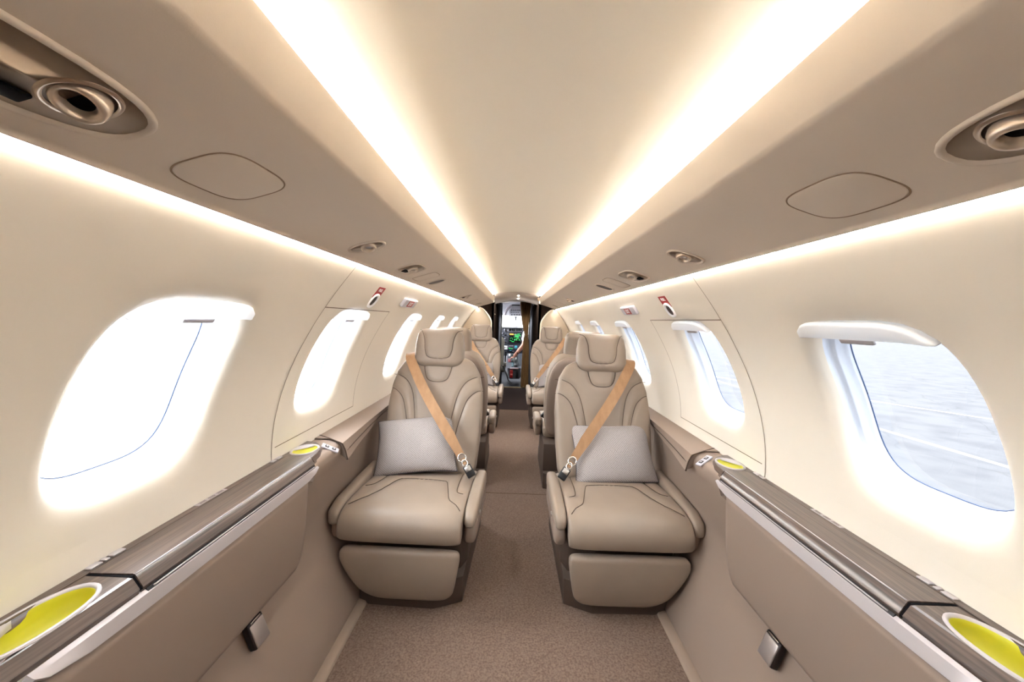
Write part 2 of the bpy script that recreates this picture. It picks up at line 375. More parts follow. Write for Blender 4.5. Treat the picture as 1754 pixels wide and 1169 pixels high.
def make_wall(s, name):
    mb = MB()
    ys = [YB]
    for c in WINS: ys += [c-.19, c+.19]
    ys.append(YF)
    def patch(y0, y1, zs):
        n = max(2, int((y1-y0)/.05)+1); yy = np.linspace(y0, y1, n)
        mb.add([wpt(s, y, z) for y in yy for z in zs], gridfaces(n, len(zs)))
    for i in range(0, len(ys)-1):
        if i % 2 == 0: patch(ys[i], ys[i+1], ZE)
        else:
            patch(ys[i], ys[i+1], [z for z in ZE if z <= zl+1e-6]); patch(ys[i], ys[i+1], [z for z in ZE if z >= zh-1e-6])
            c = (ys[i]+ys[i+1])/2; zc_ = [z for z in ZE if zl-1e-6 <= z <= zh+1e-6]
            yy = list(np.linspace(ys[i], ys[i+1], 11))
            bd = [(y, zc_[0]) for y in yy[:-1]]+[(yy[-1], z) for z in zc_[:-1]]+[(y, zc_[-1]) for y in yy[::-1][:-1]]+[(yy[0], z) for z in zc_[::-1][:-1]]
            # refine boundary for a round hole
            rings = [[wpt(s, y, z) for y, z in bd]]
            for sc, off in ((1.21, .0), (1.15, .0016), (1.095, .005), (1.05, .0105), (1.018, .018), (1.0, .027)):
                rings.append([wpt(s, *holept(c, y-c, z-ZC, sc), off) for y, z in bd])
            V = [p for r in rings for p in r]; mb.add(V, gridfaces(len(rings), len(bd), True))
    o = mb.build(name, M_wall); struct(o)
    # exit-hatch seams as thin dark gaps
    sm = MB()
    def strip(pts):
        V = []
        for k, (y, z) in enumerate(pts):
            q = pts[min(k+1, len(pts)-1)]; p0 = pts[max(k-1, 0)]; dy, dz = q[0]-p0[0], q[1]-p0[1]; l = math.hypot(dy, dz)
            wy, wz = -dz/l*.0011, dy/l*.0011
            V += [wpt(s, y+wy, z+wz, -.0014), wpt(s, y-wy, z-wz, -.0014)]
        n = len(pts); sm.add(V, [(2*i, 2*i+1, 2*i+3, 2*i+2) for i in range(n-1)])
    strip([(1.105, z) for z in np.linspace(.615, 1.203, 40)])
    strip([(1.675, z) for z in np.linspace(.655, 1.082, 30)])
    strip([(y, 1.082) for y in np.linspace(1.105, 1.675, 12)])
    strip([(y, .655) for y in np.linspace(1.12, 1.675, 12)])
    sm.build('panel_seam', M_seam, o, smooth=False)
    return o
wall_l = make_wall(-1, 'wall_left'); wall_r = make_wall(1, 'wall_right')

def make_window(s, c, n):
    bd = []
    K = 72
    for t in np.linspace(0, 2*PI, K, endpoint=False): bd.append((math.cos(t)*HW_, math.sin(t)*HZ_))
    rings = []
    for sc, off in ((1.0, .0268), (.996, .031), (.987, .040), (.95, .043), (.935, .046), (.93, .060), (.90, .063), (.885, .072)):
        rings.append([wpt(s, *holept(c, y, z, sc), off) for y, z in bd])
    V = [p for r in rings for p in r]
    o = mk('window_%d' % n, V, gridfaces(len(rings), K, True), M_frame); struct(o)
    g = []
    ZZ = np.linspace(.0, 1, 9)
    prings = [[wpt(s, *holept(c, y, z, max(sc, .01)), .070) for y, z in bd] for sc in (.89, .6, .3, .01)]
    V = [p for r in prings for p in r]
    mk('pane', V, gridfaces(len(prings), K, True), M_glass, o)
    # thin dark gasket round the pane
    gk = [wpt(s, *holept(c, y, z, .888), .071) for y, z in bd]; gk.append(gk[0])
    V, Fc = tube(np.array(gk), .0016, 5); mk('gasket', V, Fc, mat('blue_grey_gasket', (60, 80, 120), 0.5) if 'blue_grey_gasket' not in MATS else MATS['blue_grey_gasket'], o)
    # pull-down shade parked at the top: lip bar and tab
    rg = []; zb = 1.0425
    ctr, rd, up, nr = wall_frame(s, c, 1.053)
    for y in np.concatenate([np.linspace(-.128, .132, 23), [.137, .139]]):
        pw = 3.6 if y < 0 else 9.0; q = (1-(abs(y)/(HW_*(1.05 if y < 0 else 1.01)))**pw)**(1/pw)*HZ_*1.065; zt = max(ZC+q, zb+.004); zm = (zt+zb)/2; hh = (zt-zb)/2
        k = 1.0 if -.12 < y < .135 else (.75 if y < .138 else .3)
        rg.append(superring(np.array(wpt(s, c+y, zm, .004)), up, nr, hh*k*1.02, .0105*k, 4, 16))
    V, Fc = loft(rg); mk('shade_bar', V, Fc, M_shade, o)
    V, Fc = box((0, 0, 0), (.07, .008, .012), .003, Matrix((rd, nr, up)).transposed())
    V = [tuple(np.array(v)+np.array(wpt(s, c+.02, 1.036, .012))) for v in V]; mk('shade_tab', V, Fc, M_satin, o)
    return o
for i, c in enumerate(WINS):
    make_window(-1, c, i+1); make_window(1, c, i+6)

# ------------------------------------------------------------------ ceiling, soffits, light strips
def extrude(prof, ys, name, m, parent=None, auto=40):
    """open (x,z) profile run along Y"""
    V = [(x, y, z) for y in ys for x, z in prof]; return mk(name, V, gridfaces(len(ys), len(prof)), m, parent, auto=auto)
YS = np.linspace(YB, YF, 24)
cp = [(.322, 1.330), (.312, 1.348), (.295, 1.364), (.27, 1.376), (.235, 1.3875), (.200, 1.3955), (.190, 1.3965), (.13, 1.402), (.07, 1.4065), (0, 1.409)]
cprof = [(-x, z) for x, z in cp]+[(x, z) for x, z in cp[::-1][1:]]
ceil = struct(extrude(cprof, YS, 'ceiling', M_ceil))
SA, SB = np.array([.476, 1.212]), np.array([.274, 1.274])      # soffit plane, outer and inner edge
def soffit(s, i):
    p = [(.464, 1.226), (.4735, 1.2185), (.4752, 1.2140), (.4742, 1.2078), (.4728, 1.2076), (.4705, 1.2132)]+[tuple(SA+(SB-SA)*t) for t in (.05, .25, .5, .75, .97)]  # small drop lip added at the outer edge to shield the soffit from the strip
    p += [(.2745, 1.2755), (.2728, 1.279), (.271, 1.30), (.270, 1.335), (.2715, 1.3445), (.276, 1.3465), (.282, 1.3435), (.284, 1.333), (.300, 1.325), (.320, 1.326), (.330, 1.345), (.330, 1.40)]
    return struct(extrude([(s*x, z) for x, z in p], YS, 'trim_%d' % i, M_soffit, auto=50))
soffit(-1, 1); soffit(1, 2)
def spt(s, u, Y, off=0.0):
    """point on the soffit: u = metres from its outer edge, off = metres down into the cabin"""
    t = (SB-SA)/np.linalg.norm(SB-SA); n = np.array([-t[1]*-1, -1*-t[0]*-1]); n = np.array([t[1], -t[0]])
    if n[1] > 0: n = -n
    p = SA+t*u+n*off
    return np.array([s*p[0], Y, p[1]])
def saxes(s):
    t = (SB-SA)/np.linalg.norm(SB-SA); n = np.array([t[1], -t[0]])
    if n[1] > 0: n = -n
    return np.array([s*t[0], 0, t[1]]), np.array([0, 1.0, 0]), np.array([s*n[0], 0, n[1]])
def led_strip(prof, y0, y1, m, name, label, group):
    ys = np.linspace(y0, y1, 20); V = []
    rings = [[(x, y, z) for x, z in prof] for y in ys]
    V, Fc = loft(rings); o = mk(name, V, Fc, m, smooth=False); return tag(o, label, 'light strip', group)
for s, nm in ((-1, 'left'), (1, 'right')):
    led_strip([(s*.288, 1.330), (s*.300, 1.327), (s*.302, 1.334), (s*.290, 1.337)], YB+.02, YF-.02, M_led, 'cove_light_strip',
              'glowing cove light strip above the %s ceiling lip' % nm, 'cove light strips')
    led_strip([(s*.4745, 1.2180), (s*.4758, 1.2125), (s*.4812, 1.2068), (s*.4812, 1.2098)], YB+.02, 4.64, M_led2, 'side_light_strip',
              'thin bright light strip between the %s soffit and the window wall' % nm, 'sidewall light strips')

# ------------------------------------------------------------------ floor and lower side walls
V = [(-.80, -.35, 0), (.80, -.35, 0), (.80, 6.0, 0), (-.80, 6.0, 0)]
def slab(x0, x1, y0, y1, z0, z1, name, m, parent=None, b=.002):
    V, Fc = box(((x0+x1)/2, (y0+y1)/2, (z0+z1)/2), (x1-x0, y1-y0, z1-z0), b); return mk(name, V, Fc, m, parent, smooth=False)
floor = struct(slab(-.56, .56, -1.3, 4.46, -.03, 0, 'floor', M_carpet, b=0))
slab(-.535, .535, 2.272, 2.277, -.004, .0012, 'carpet_seam', M_seam, floor, 0)
slab(-.30, .30, 4.66, 5.96, -.03, -.0005, 'vestibule_carpet', M_carpet2, floor, 0)
slab(-.56, .56, 4.46, 4.66, -.03, 0, 'vestibule_carpet', M_carpet2, floor, 0)
slab(-.53, .53, 4.46, 4.465, -.004, .0012, 'carpet_seam', M_seam, floor, 0)
slab(-.24, .24, 5.93, 5.99, -.03, .012, 'door_sill', mat('brass_sill', (150, 134, 104), 0.4, 0.5), floor, .002)
slab(-.95, .95, 5.99, 8.0, -.06, -.02, 'cockpit_floor', M_black, floor, 0)
SIDEP0 = [(.735, .546), (.70, .545), (.66, .544), (.650, .543), (.644, .542), (.636, .541), (.632, .54)]
SIDEP = [(.735, .606), (.70, .607), (.645, .606), (.632, .601), (.624, .590), (.622, .572), (.632, .54), (.668, .44), (.684, .385), (.685, .35), (.676, .30), (.652, .235), (.62, .15), (.588, .07), (.568, .022), (.566, -.02)]
SIDEP2 = [(.735, .604), (.72, .603), (.705, .600), (.695, .592), (.691, .582), (.690, .566), (.689, .54), (.687, .46), (.686, .385), (.685, .35), (.676, .30), (.652, .235), (.62, .15), (.588, .07), (.568, .022), (.566, -.02)]
for s, nm, i in ((-1, 'left', 3), (1, 'right', 4)):
    b = struct(extrude([(s*x, z) for x, z in ((.5345, 0.0), (.5355, .006), (.540, .010), (.560, .011), (.567, .010))], YS, 'baseboard_'+nm, M_strip))
    ysd = np.concatenate([np.linspace(YB, 1.148, 14), [1.1485], np.linspace(1.2, 2.0, 17), np.linspace(2.1, YF, 14)])
    V = []
    for y in ysd:
        t = float(np.clip((y-1.25)/.6, 0, 1)); t = t*t*(3-2*t)
        V += [(s*(p[0]*(1-t)+q[0]*t), y, p[1]*(1-t)+q[1]*t) for p, q in zip((SIDEP0+SIDEP[7:]) if y < 1.1483 else SIDEP, SIDEP2)]
    struct(mk('trim_%d' % i, V, gridfaces(len(ysd), len(SIDEP)), M_side, auto=40))
# aft wall behind the camera
struct(slab(-.80, .80, -1.35, -1.30, -.03, 1.45, 'wall_back', mat('aft_trim_brown', (96, 84, 74), 0.8), b=0))

# ------------------------------------------------------------------ side consoles: table lid, end modules, cup holders, rail
def ell(c, a, b, k=40, n=2.2): return superring(c, (1, 0, 0), (0, 1, 0), a, b, n, k)
def cup_holder(parent, cx, cy, a, b, s, flip, dep=.048):
    z = .616
    o = mk('cup_holder', *loft([ell((cx, cy, z-.004), a+.007, b+.008), ell((cx, cy, z+.0025), a+.006, b+.007), ell((cx, cy, z+.003), a+.002, b+.002),
                                ell((cx, cy, z-.001), a, b), ell((cx, cy, z-.004), a, b)], cap=False), M_satin, parent)
    rings = [ell((cx, cy, z-.001), a, b)]
    for t in np.linspace(0, 1, 9): rings.append(ell((cx, cy, z-.002-dep*math.sin(t*PI/2)), a*(.99-.45*(1-math.cos(t*PI/2))), b*(.99-.45*(1-math.cos(t*PI/2)))))
    V, Fc = loft(rings, cap=False); Fc.append(tuple(len(V)-40+j for j in range(40))); mk('cup_liner', V, Fc, M_lime, o)
    # satin shoulder that narrows the opening on the window side
    cs = []
    for t in np.linspace(0, 1, 16):
        th = -.1+t*1.9
        ang = th if flip > 0 else -th
        inn = 1-.34*math.sin(PI*t)**.8
        x0, y0 = math.cos(ang)*a*.995, math.sin(ang)*b*.995
        cs.append(((cx+s*x0, cy-y0*1, z+.001), (cx+s*x0*inn, cy-y0*inn, z-.002), (cx+s*x0*inn, cy-y0*inn, z-min(.012, dep*.7))))
    V = [q for r in cs for q in r]; mk('shoulder', V, gridfaces(16, 3), M_satin, o)
    return o
def console(s, nm):
    root = empty('side_console', (s*.68, .6, .56), '%s walnut side console with folded table lid and two lime cup holders' % nm, 'console', 'side consoles')
    def P(pts): return [(s*x, y, z) for x, y, z in pts]
    # narrow strip along the window wall
    rings = [P([(.7365, y, .600), (.7365, y, .6185), (.7185, y, .6180), (.7185, y, .600)]) for y in (-1.28, -.6, .0, .3, .6, .9, 1.15)]
    mk('back_strip', *loft(rings), M_wood, root, smooth=False)
    # table lid
    y0, y1 = .606, 1.150
    rings = [P([(.7170, y, .604), (.7170, y, .6180), (.644, y, .6195), (.640, y, .6180), (.627, y, .597), (.629, y, .588), (.636, y, .588)]) for y in np.linspace(y0, y1, 6)]
    mk('table_lid', *loft(rings), M_wood, root, smooth=False)
    # gap line in front of lid and a thin satin tube imitating the highlight on its fold
    for yy in (.6035, 1.1525):
        mk('lid_gap', *loft([P([(.7180, yy+d, .600), (.7180, yy+d, .6165), (.642, yy+d, .6170), (.6275, yy+d, .594), (.64, yy+d, .586)]) for d in (-.0022, .0022)]), M_darkhole, root, smooth=False)
    mk('lid_edge_highlight', *tube(np.array(P([(.6405, y, .6182) for y in np.linspace(y0+.002, y1-.002, 8)])), .0013, 8), M_satin, root)
    # near module and far module, far one tapering to a point
    def module(stations, hole):
        """end block whose top has an oval hole for the cup holder"""
        mb = MB(); rings = []
        for y, xi, xo in stations:
            rings.append([(xo, y, .6160), (xo, y, .600), (xi+.01, y, .588), (xi-.004, y, .588), (xi-.006, y, .597), (xi+.006, y, .6150), (xi+.012, y, .6160)])
        mb.add([(s*p[0], p[1], p[2]) for r in rings for p in r[2:]], gridfaces(len(rings), 5)); mb.add([(s*p[0], p[1], p[2]) for r in rings for p in r[:2]], gridfaces(len(rings), 2))
        for r in (rings[0], rings[-1]): mb.add([(s*p[0], p[1], p[2]) for p in r], [tuple(range(7))])
        cx, cy, a, b_ = hole
        poly = [(r[6][0], r[6][1]) for r in rings]+[(r[0][0], r[0][1]) for r in rings[::-1]]
        ang = sorted(list(np.linspace(0, 2*PI, 96, endpoint=False))+[math.atan2(q[1]-cy, q[0]-cx) % (2*PI) for q in poly])
        outer, inner = [], []
        for t in ang:
            d = (math.cos(t), math.sin(t)); best = None
            for k in range(len(poly)):
                p, q = poly[k], poly[(k+1) % len(poly)]; ex, ey = q[0]-p[0], q[1]-p[1]; den = d[0]*ey-d[1]*ex
                if abs(den) < 1e-12: continue
                u = ((p[0]-cx)*ey-(p[1]-cy)*ex)/den; v = ((p[0]-cx)*d[1]-(p[1]-cy)*d[0])/den
                if u > 1e-6 and -1e-6 <= v <= 1+1e-6 and (best is None or u > best): best = u
            outer.append((s*(cx+d[0]*best), cy+d[1]*best, .6160))
            rr = (abs(d[0]/(a+.003))**2.2+abs(d[1]/(b_+.003))**2.2)**(-1/2.2); inner.append((s*(cx+d[0]*rr), cy+d[1]*rr, .6160))
        mb.add(outer+inner, gridfaces(2, len(ang), True))
        return mb.V, mb.F
    m1 = mk('end_module', *module([(.30, .638, .7183), (.40, .637, .7183), (.5, .635, .7183), (.601, .634, .7183)], (.684, .505, .036, .072)), M_wood, root, auto=15)
    rings = [P([(.7183, y, .588), (.7183, y, .6160), (.650, y, .6160), (.644, y, .6150), (.632, y, .597), (.634, y, .588)]) for y in (-1.28, .298)]
    mk('rear_top', *loft(rings), M_wood, root, smooth=False)
    m2 = mk('end_module', *module([(1.155, .634, .7355), (1.20, .638, .7355), (1.235, .648, .7355), (1.26, .660, .7350), (1.285, .680, .7345), (1.302, .704, .734)], (.694, 1.217, .033, .044)), M_wood, root, auto=15)
    cup_holder(m1, s*.684, .505, .036, .072, s, 1, .034)
    cup_holder(m2, s*.694, 1.217, .033, .044, s, -1, .0052)
    # light metal rail below the lid, with a dark finger groove
    rr = []
    for y, t in ((.455, .05), (.47, .5), (.52, .9), (.60, 1), (1.0, 1), (1.10, .95), (1.14, .6), (1.158, .1)):
        rr.append(P([(.628, y, .590), (.621, y, .586), (.617, y, .586-.024*t), (.622, y, .582-.024*t), (.640, y, .575)]))
    mk('rail', *loft(rr), M_satin, root, auto=40)
    mk('finger_groove', *loft([P([(.633, y, .591), (.6255, y, .592), (.6225, y, .5872), (.633, y, .584)]) for y in np.linspace(.61, 1.145, 4)]), M_black, root, smooth=False)
    mk('groove_bead', *tube(np.array(P([(.6228, y, .5905) for y in np.linspace(.62, 1.14, 8)])), .0014, 8), M_satin, root)
    # small controls and placards on the back strip
    for y, l, m in ((.622, .020, M_satin), (.640, .008, M_satin), (.660, .022, M_satin), (1.105, .018, M_satin), (1.132, .022, M_satin)):
        V, Fc = box((s*.7275, y, .6192), (.012, l, .003), .0014); mk('control_button', V, Fc, m, root)
    V, Fc = box((s*.7275, .875, .6190), (.011, .085, .0016), .0004); pl = mk('placard', V, Fc, M_satin, root)
    for k in range(9):
        V, Fc = box((s*(.7250+.0025*(k % 3)), .841+.026*(k//3)+.008, .61995), (.0007, .020-.003*(k % 2), .0003), 0); mk('placard_line', V, Fc, M_dark_seam, pl, smooth=False)
    return root
console(-1, 'left'); console(1, 'right')

def side_panel(s, nm):
    """padded leather panel below the console"""
    zt, zb = .566, .300; rows = 26; cols = 40
    ys = np.concatenate([np.linspace(-1.28, 1.05, 40), np.linspace(1.05, 1.115, 15)[1:]]); cols = len(ys); V = []
    for y in ys:
        for v in np.linspace(0, 1, rows):
            ed = min(v, 1-v); rv = (1-max(0, 1-ed/.06)**2.5)**.4
            ee = (1.115-y); re_ = (1-max(0, 1-ee/.035)**2.5)**.4
            yy = y-.02*(v*.0) - (.0 if v > .25 else .035*((.25-v)/.25)**2*max(0, (y-1.0)/.115))
            z = zb+(zt-zb)*v
            x = .640-.022*v-.004*math.sin(PI*v)
            V.append((s*(x+.022*(1-rv*re_)), yy, z))
    # small seam notch of the pocket door at the aft end
    o = mk('padded_panel', V, gridfaces(cols, rows), M_side)
    tag(o, 'padded taupe leather storage panel below the %s walnut console' % nm, 'panel', 'padded side panels')
    back = [(s*.668, -.2, zb), (s*.668, 1.115, zb), (s*.668, 1.115, zt), (s*.668, -.2, zt)]
    # pocket door seam
    x = lambda z: .640-.022*((z-zb)/(zt-zb))-.0065
    pts = np.array([(s*x(.39), .60, .39), (s*x(.47), .555, .47), (s*x(.498), .535, .498), (s*x(.505), .51, .505), (s*x(.505), .3, .505)])
    if s < 0: mk('pocket_seam', *tube(smooth_curve(pts, 30), .0022, 5), M_dark_seam, o)
    return o
side_panel(-1, 'left'); side_panel(1, 'right')
def latch(s, nm):
    y, z = .905, .262; x = .652
    up = np.array([s*.38, 0, 1.0]); up /= np.linalg.norm(up); rd = np.array([0, 1.0, 0]); nr = np.cross(rd, up)
    if nr[0]*s > 0: nr = -nr
    R = Matrix((rd, nr, up)).transposed(); c = np.array([s*.650, y, z])+nr*.006
    root = empty('flush_latch', tuple(c), 'square brushed metal latch box on the lower %s side panel' % nm, 'latch', 'metal latch boxes')
    mk('housing', *box(c, (.052, .020, .066), .004, R), mat('latch_dark_rim', (48, 40, 40), .4, .6) if 'latch_dark_rim' not in MATS else MATS['latch_dark_rim'], root)  # dark metal housing, seen as a rim round the flap
    mk('flap', *box(c+nr*.0095-up*.003, (.046, .006, .056), .003, R), mat('gunmetal', (168, 158, 154), .4, .6) if 'gunmetal' not in MATS else MATS['gunmetal'], root)
    mk('hinge_bar', *box(c+nr*.0085+up*.0295, (.034, .006, .004), .001, R), M_chrome, root)
latch(-1, 'left'); latch(1, 'right')
def armrest_lid(s, nm):
    rings = []
    fx = lambda y: float(np.interp(y, [1.3, 1.45, 1.65, 1.95, 2.3], [.616, .626, .640, .655, .660]))
    lx = lambda y: float(np.interp(y, [1.3, 1.45, 1.65, 1.90, 2.3], [.589, .618, .648, .680, .686]))
    for y in (1.318, 1.35, 1.4, 1.5, 1.6, 1.7, 1.8, 1.9, 2.0, 2.2, 2.6, 3.2, 3.9, 4.6):
        f, l = fx(y), lx(y)
        p = [(.7335, .600), (.7335, .6105), (f+.055, .6125), (f+.012, .6115), (f, .607), ((f+l)/2+.001, .584), (l+.001, .560), (l, .555), (l+.008, .551), (max(f, l)+.04, .575)]
        rings.append([(s*x, y+(.07*(x-.63)/.10 if (x > .63 and y < 1.33) else (-.012 if y < 1.33 and x < .60 else 0)), z) for x, z in p])
    o = mk('armrest_lid', *loft(rings), M_side, auto=35)
    tag(o, 'long taupe leather armrest lid along the %s wall beside the seats' % nm, 'armrest lid', 'side ledge armrest lids')
    mk('lid_seam', *tube(np.array([(s*((fx(y)+lx(y))/2-.0005), y, .578) for y in np.linspace(1.33, 2.3, 14)]), .0014, 5), M_dark_seam, o)
    ed = np.array([r for r in rings[0][1:9]]); ed[:, 1] -= .001
    mk('end_gap', *tube(resample(ed, 30), .0022, 5), M_dark_seam, o)
    return o
armrest_lid(-1, 'left'); armrest_lid(1, 'right')
def socket(s, nm):
    t = .50; lg = np.array([s*math.cos(t), 0, math.sin(t)]); nz = np.array([-s*math.sin(t), 0, math.cos(t)]); c = np.array([s*.6385, 1.272, .6035])+nz*.001
    R = Matrix((lg, (0, 1, 0), nz)).transposed() @ Matrix.Rotation(s*.30, 3, 'Z')
    root = empty('power_socket', tuple(c), 'small white twin socket plate at the far end of the %s console' % nm, 'socket', 'socket plates')
    mk('face_plate', *box(c, (.058, .026, .006), .0025, R), M_sign, root)
    for k in (-1, 1):
        q = c+np.array(R @ Vector((k*.012, 0, .0030)))
        mk('outlet', *box(q, (.013, .014, .0020), .0006, R), M_black, root)
        mk('outlet_insert', *box(q+nz*.0008, (.006, .007, .0018), .0004, R), M_satin, root)
socket(-1, 'left'); socket(1, 'right')

# ------------------------------------------------------------------ soffit fittings
def sring(s, u, Y, a, b, off, n=2.4, k=36):
    ax, ay, nz = saxes(s); return superring(spt(s, u, Y, off), ax, ay, a, b, n, k)
def recess(root, s, u, Y, a, b, n, depth=.016):
    """shallow dished surround let into the soffit, bronze lip"""
    mk('bezel', *loft([sring(s, u, Y, a+.005, b+.005, -.001, n), sring(s, u, Y, a+.0045, b+.0045, .0028, n), sring(s, u, Y, a+.002, b+.002, .0040, n), sring(s, u, Y, a, b, .0032, n), sring(s, u, Y, a-.003, b-.003, .0006, n)], cap=False), M_soffit, root)
def nozzle(root, s, u, Y, r, tilt, lens=False):
    """eyeball air nozzle / swivel reading lamp"""
    ax, ay, nz = saxes(s); c = spt(s, u, Y, .0)
    d = nz*math.cos(tilt)-ay*math.sin(tilt); d /= np.linalg.norm(d); e1 = ax; e2 = np.cross(d, e1)
    R = lambda h, rr: superring(c+d*h, e1, e2, rr, rr, 2, 28)
    nzl = mk('nozzle', *loft([R(-.004, r), R(.004, r), R(.009, r*.93), R(.012, r*.80), R(.011, r*.66), R(.006, r*.58), R(.001, r*.46)], cap=False), M_eye, root)
    mk('lens' if lens else 'nozzle_hole', *loft([R(.0015, r*.56), R(.003, r*.48), R(.0032, r*.2)]), M_lens if lens else M_darkhole, nzl)
    return nzl
def psu_near(s, nm):
    u, Y, a, b = .077, .270, .042, .115
    root = empty('air_vent_panel', tuple(spt(s, u, Y, 0)), 'oval bronze air vent panel in the near end of the %s soffit' % nm, 'air vent', 'near air vent panels')
    recess(root, s, u, Y, a, b, 2.6)
    mk('dish', *loft([sring(s, u, Y, a, b, .0010, 2.6), sring(s, u, Y, a*.9, b*.95, .0007, 2.6), sring(s, u, Y, a*.2, b*.2, .0005, 2.6)]), M_bronze, root)
    ax, ay, nz = saxes(s)
    mk('collar', *loft([sring(s, u+.006, Y+.060, .027, .027, .001, 2), sring(s, u+.006, Y+.060, .025, .025, .0035, 2), sring(s, u+.006, Y+.060, .022, .022, .002, 2)], cap=False), M_bronze, root)
    nozzle(root, s, u+.006, Y+.060, .019, .55 if s < 0 else .1)
    R = Matrix((ax, ay, nz)).transposed()
    mk('switch', *box(spt(s, u-.023, Y+.026, .002), (.014, .036, .004), .002, R), M_darkhole, root)
psu_near(-1, 'left'); psu_near(1, 'right')
def seam_panel(s, u, Y, a, b, n, name, label, group):
    pts = np.array(sring(s, u, Y, a, b, -.0003, n, 60)); pts = np.vstack([pts, pts[:1]])
    root = empty(name, tuple(spt(s, u, Y, 0)), label, 'access panel', group)
    mk('cover', *loft([sring(s, u, Y, a-.0012, b-.0012, -.002, n, 60), sring(s, u, Y, a-.0012, b-.0012, .0004, n, 60), sring(s, u, Y, a-.003, b-.003, .0012, n, 60), sring(s, u, Y, a*.3, b*.3, .0012, n, 60)]), M_soffit, root)
    mk('seam', *tube(pts, .0013, 5), mat('soft_seam', (146, 126, 106), .8, spec=.1) if 'soft_seam' not in MATS else MATS['soft_seam'], root)
def speaker(s, u, Y, a, b, name, label, group, rim=True):
    root = empty(name, tuple(spt(s, u, Y, 0)), label, 'speaker', group)
    recess(root, s, u, Y, a, b, 2.6)
    mk('grille', *loft([sring(s, u, Y, a, b, .0006, 2.6), sring(s, u, Y, a*.5, b*.5, .0012, 2.6), sring(s, u, Y, a*.1, b*.1, .0014, 2.6)]), M_grille, root)
def reading_light(s, u, Y, a, b, n, name, label, cat, group, dark=False):
    root = empty(name, tuple(spt(s, u, Y, 0)), label, cat, group)
    recess(root, s, u, Y, a, b, n)
    mk('dish', *loft([sring(s, u, Y, a, b, .0008, n), sring(s, u, Y, a*.2, b*.2, .0006, n)]), M_bronze, root)
    nozzle(root, s, u+.005, Y-.004, .019, .35, True)
    ax, ay, nz = saxes(s)
    if dark:
        R = Matrix((ax, ay, nz)).transposed()
        mk('switch', *prism([spt(s, u-.034, Y-.020, .0012), spt(s, u-.016, Y-.030, .0012), spt(s, u-.012, Y+.028, .0012), spt(s, u-.030, Y+.020, .0012)], tuple(nz*.002), 0), M_darkhole, root, smooth=False)
    return root
for s, nm in ((-1, 'left'), (1, 'right')):
    seam_panel(s, .079, .510, .046, .064, 3.4, 'access_panel', 'large blank rounded access cover in the near %s soffit' % nm, 'large soffit covers')
    reading_light(s, .078, .968, .042, .036, 2.2, 'reading_light', 'oval swivel reading light alone on the %s soffit past the big blank cover' % nm, 'reading light', 'oval reading lights')
    reading_light(s, .078, 1.385, .044, .078, 3.0, 'reading_light', 'reading light and air nozzle in a rounded square recess on the %s soffit' % nm, 'reading light', 'square reading lights', True)
    seam_panel(s, .076, 1.625, .052, .058, 5, 'access_panel', 'small blank square cover on the %s soffit between reading light and dark speaker' % nm, 'small soffit covers')
    speaker(s, .076, 1.83, .040, .046, 'speaker_grille', 'dark oval speaker grille on the %s soffit beyond the small square cover' % nm, 'oval speaker grilles')
    reading_light(s, .078, 2.96, .044, .075, 3.0, 'reading_light', 'farthest reading light recess on the %s soffit near the front bulkhead' % nm, 'reading light', 'far reading lights', True)
    seam_panel(s, .070, 3.55, .040, .05, 5, 'access_panel', 'far slim blank cover on the %s soffit near the front bulkhead' % nm, 'far soffit covers')
    speaker(s, .068, 4.08, .038, .05, 'speaker_grille', 'farthest dark speaker grille on the %s soffit before the bulkhead' % nm, 'far speaker grilles')

# ------------------------------------------------------------------ EXIT signs and red PULL handles
def text(name, body, size, o_, rd, up, nr, m, parent, ext=.0003):
    cu = bpy.data.curves.new(name, 'FONT'); cu.body = body; cu.size = size; cu.align_x = 'CENTER'; cu.align_y = 'CENTER'; cu.extrude = ext; cu.offset = size*.02
    tmp = bpy.data.objects.new('tmp_text', cu); C.objects.link(tmp); bpy.context.view_layer.update()
    me = bpy.data.meshes.new_from_object(tmp.evaluated_get(bpy.context.evaluated_depsgraph_get()))
    bpy.data.objects.remove(tmp); bpy.data.curves.remove(cu); me.name = name; me.materials.clear(); me.materials.append(m)
    t = bpy.data.objects.new(name, me); C.objects.link(t); t.parent = parent
    o_ = np.asarray(o_)-wloc(parent)
    t.matrix_local = Matrix(((rd[0], up[0], nr[0], o_[0]), (rd[1], up[1], nr[1], o_[1]), (rd[2], up[2], nr[2], o_[2]), (0, 0, 0, 1)))
    return t
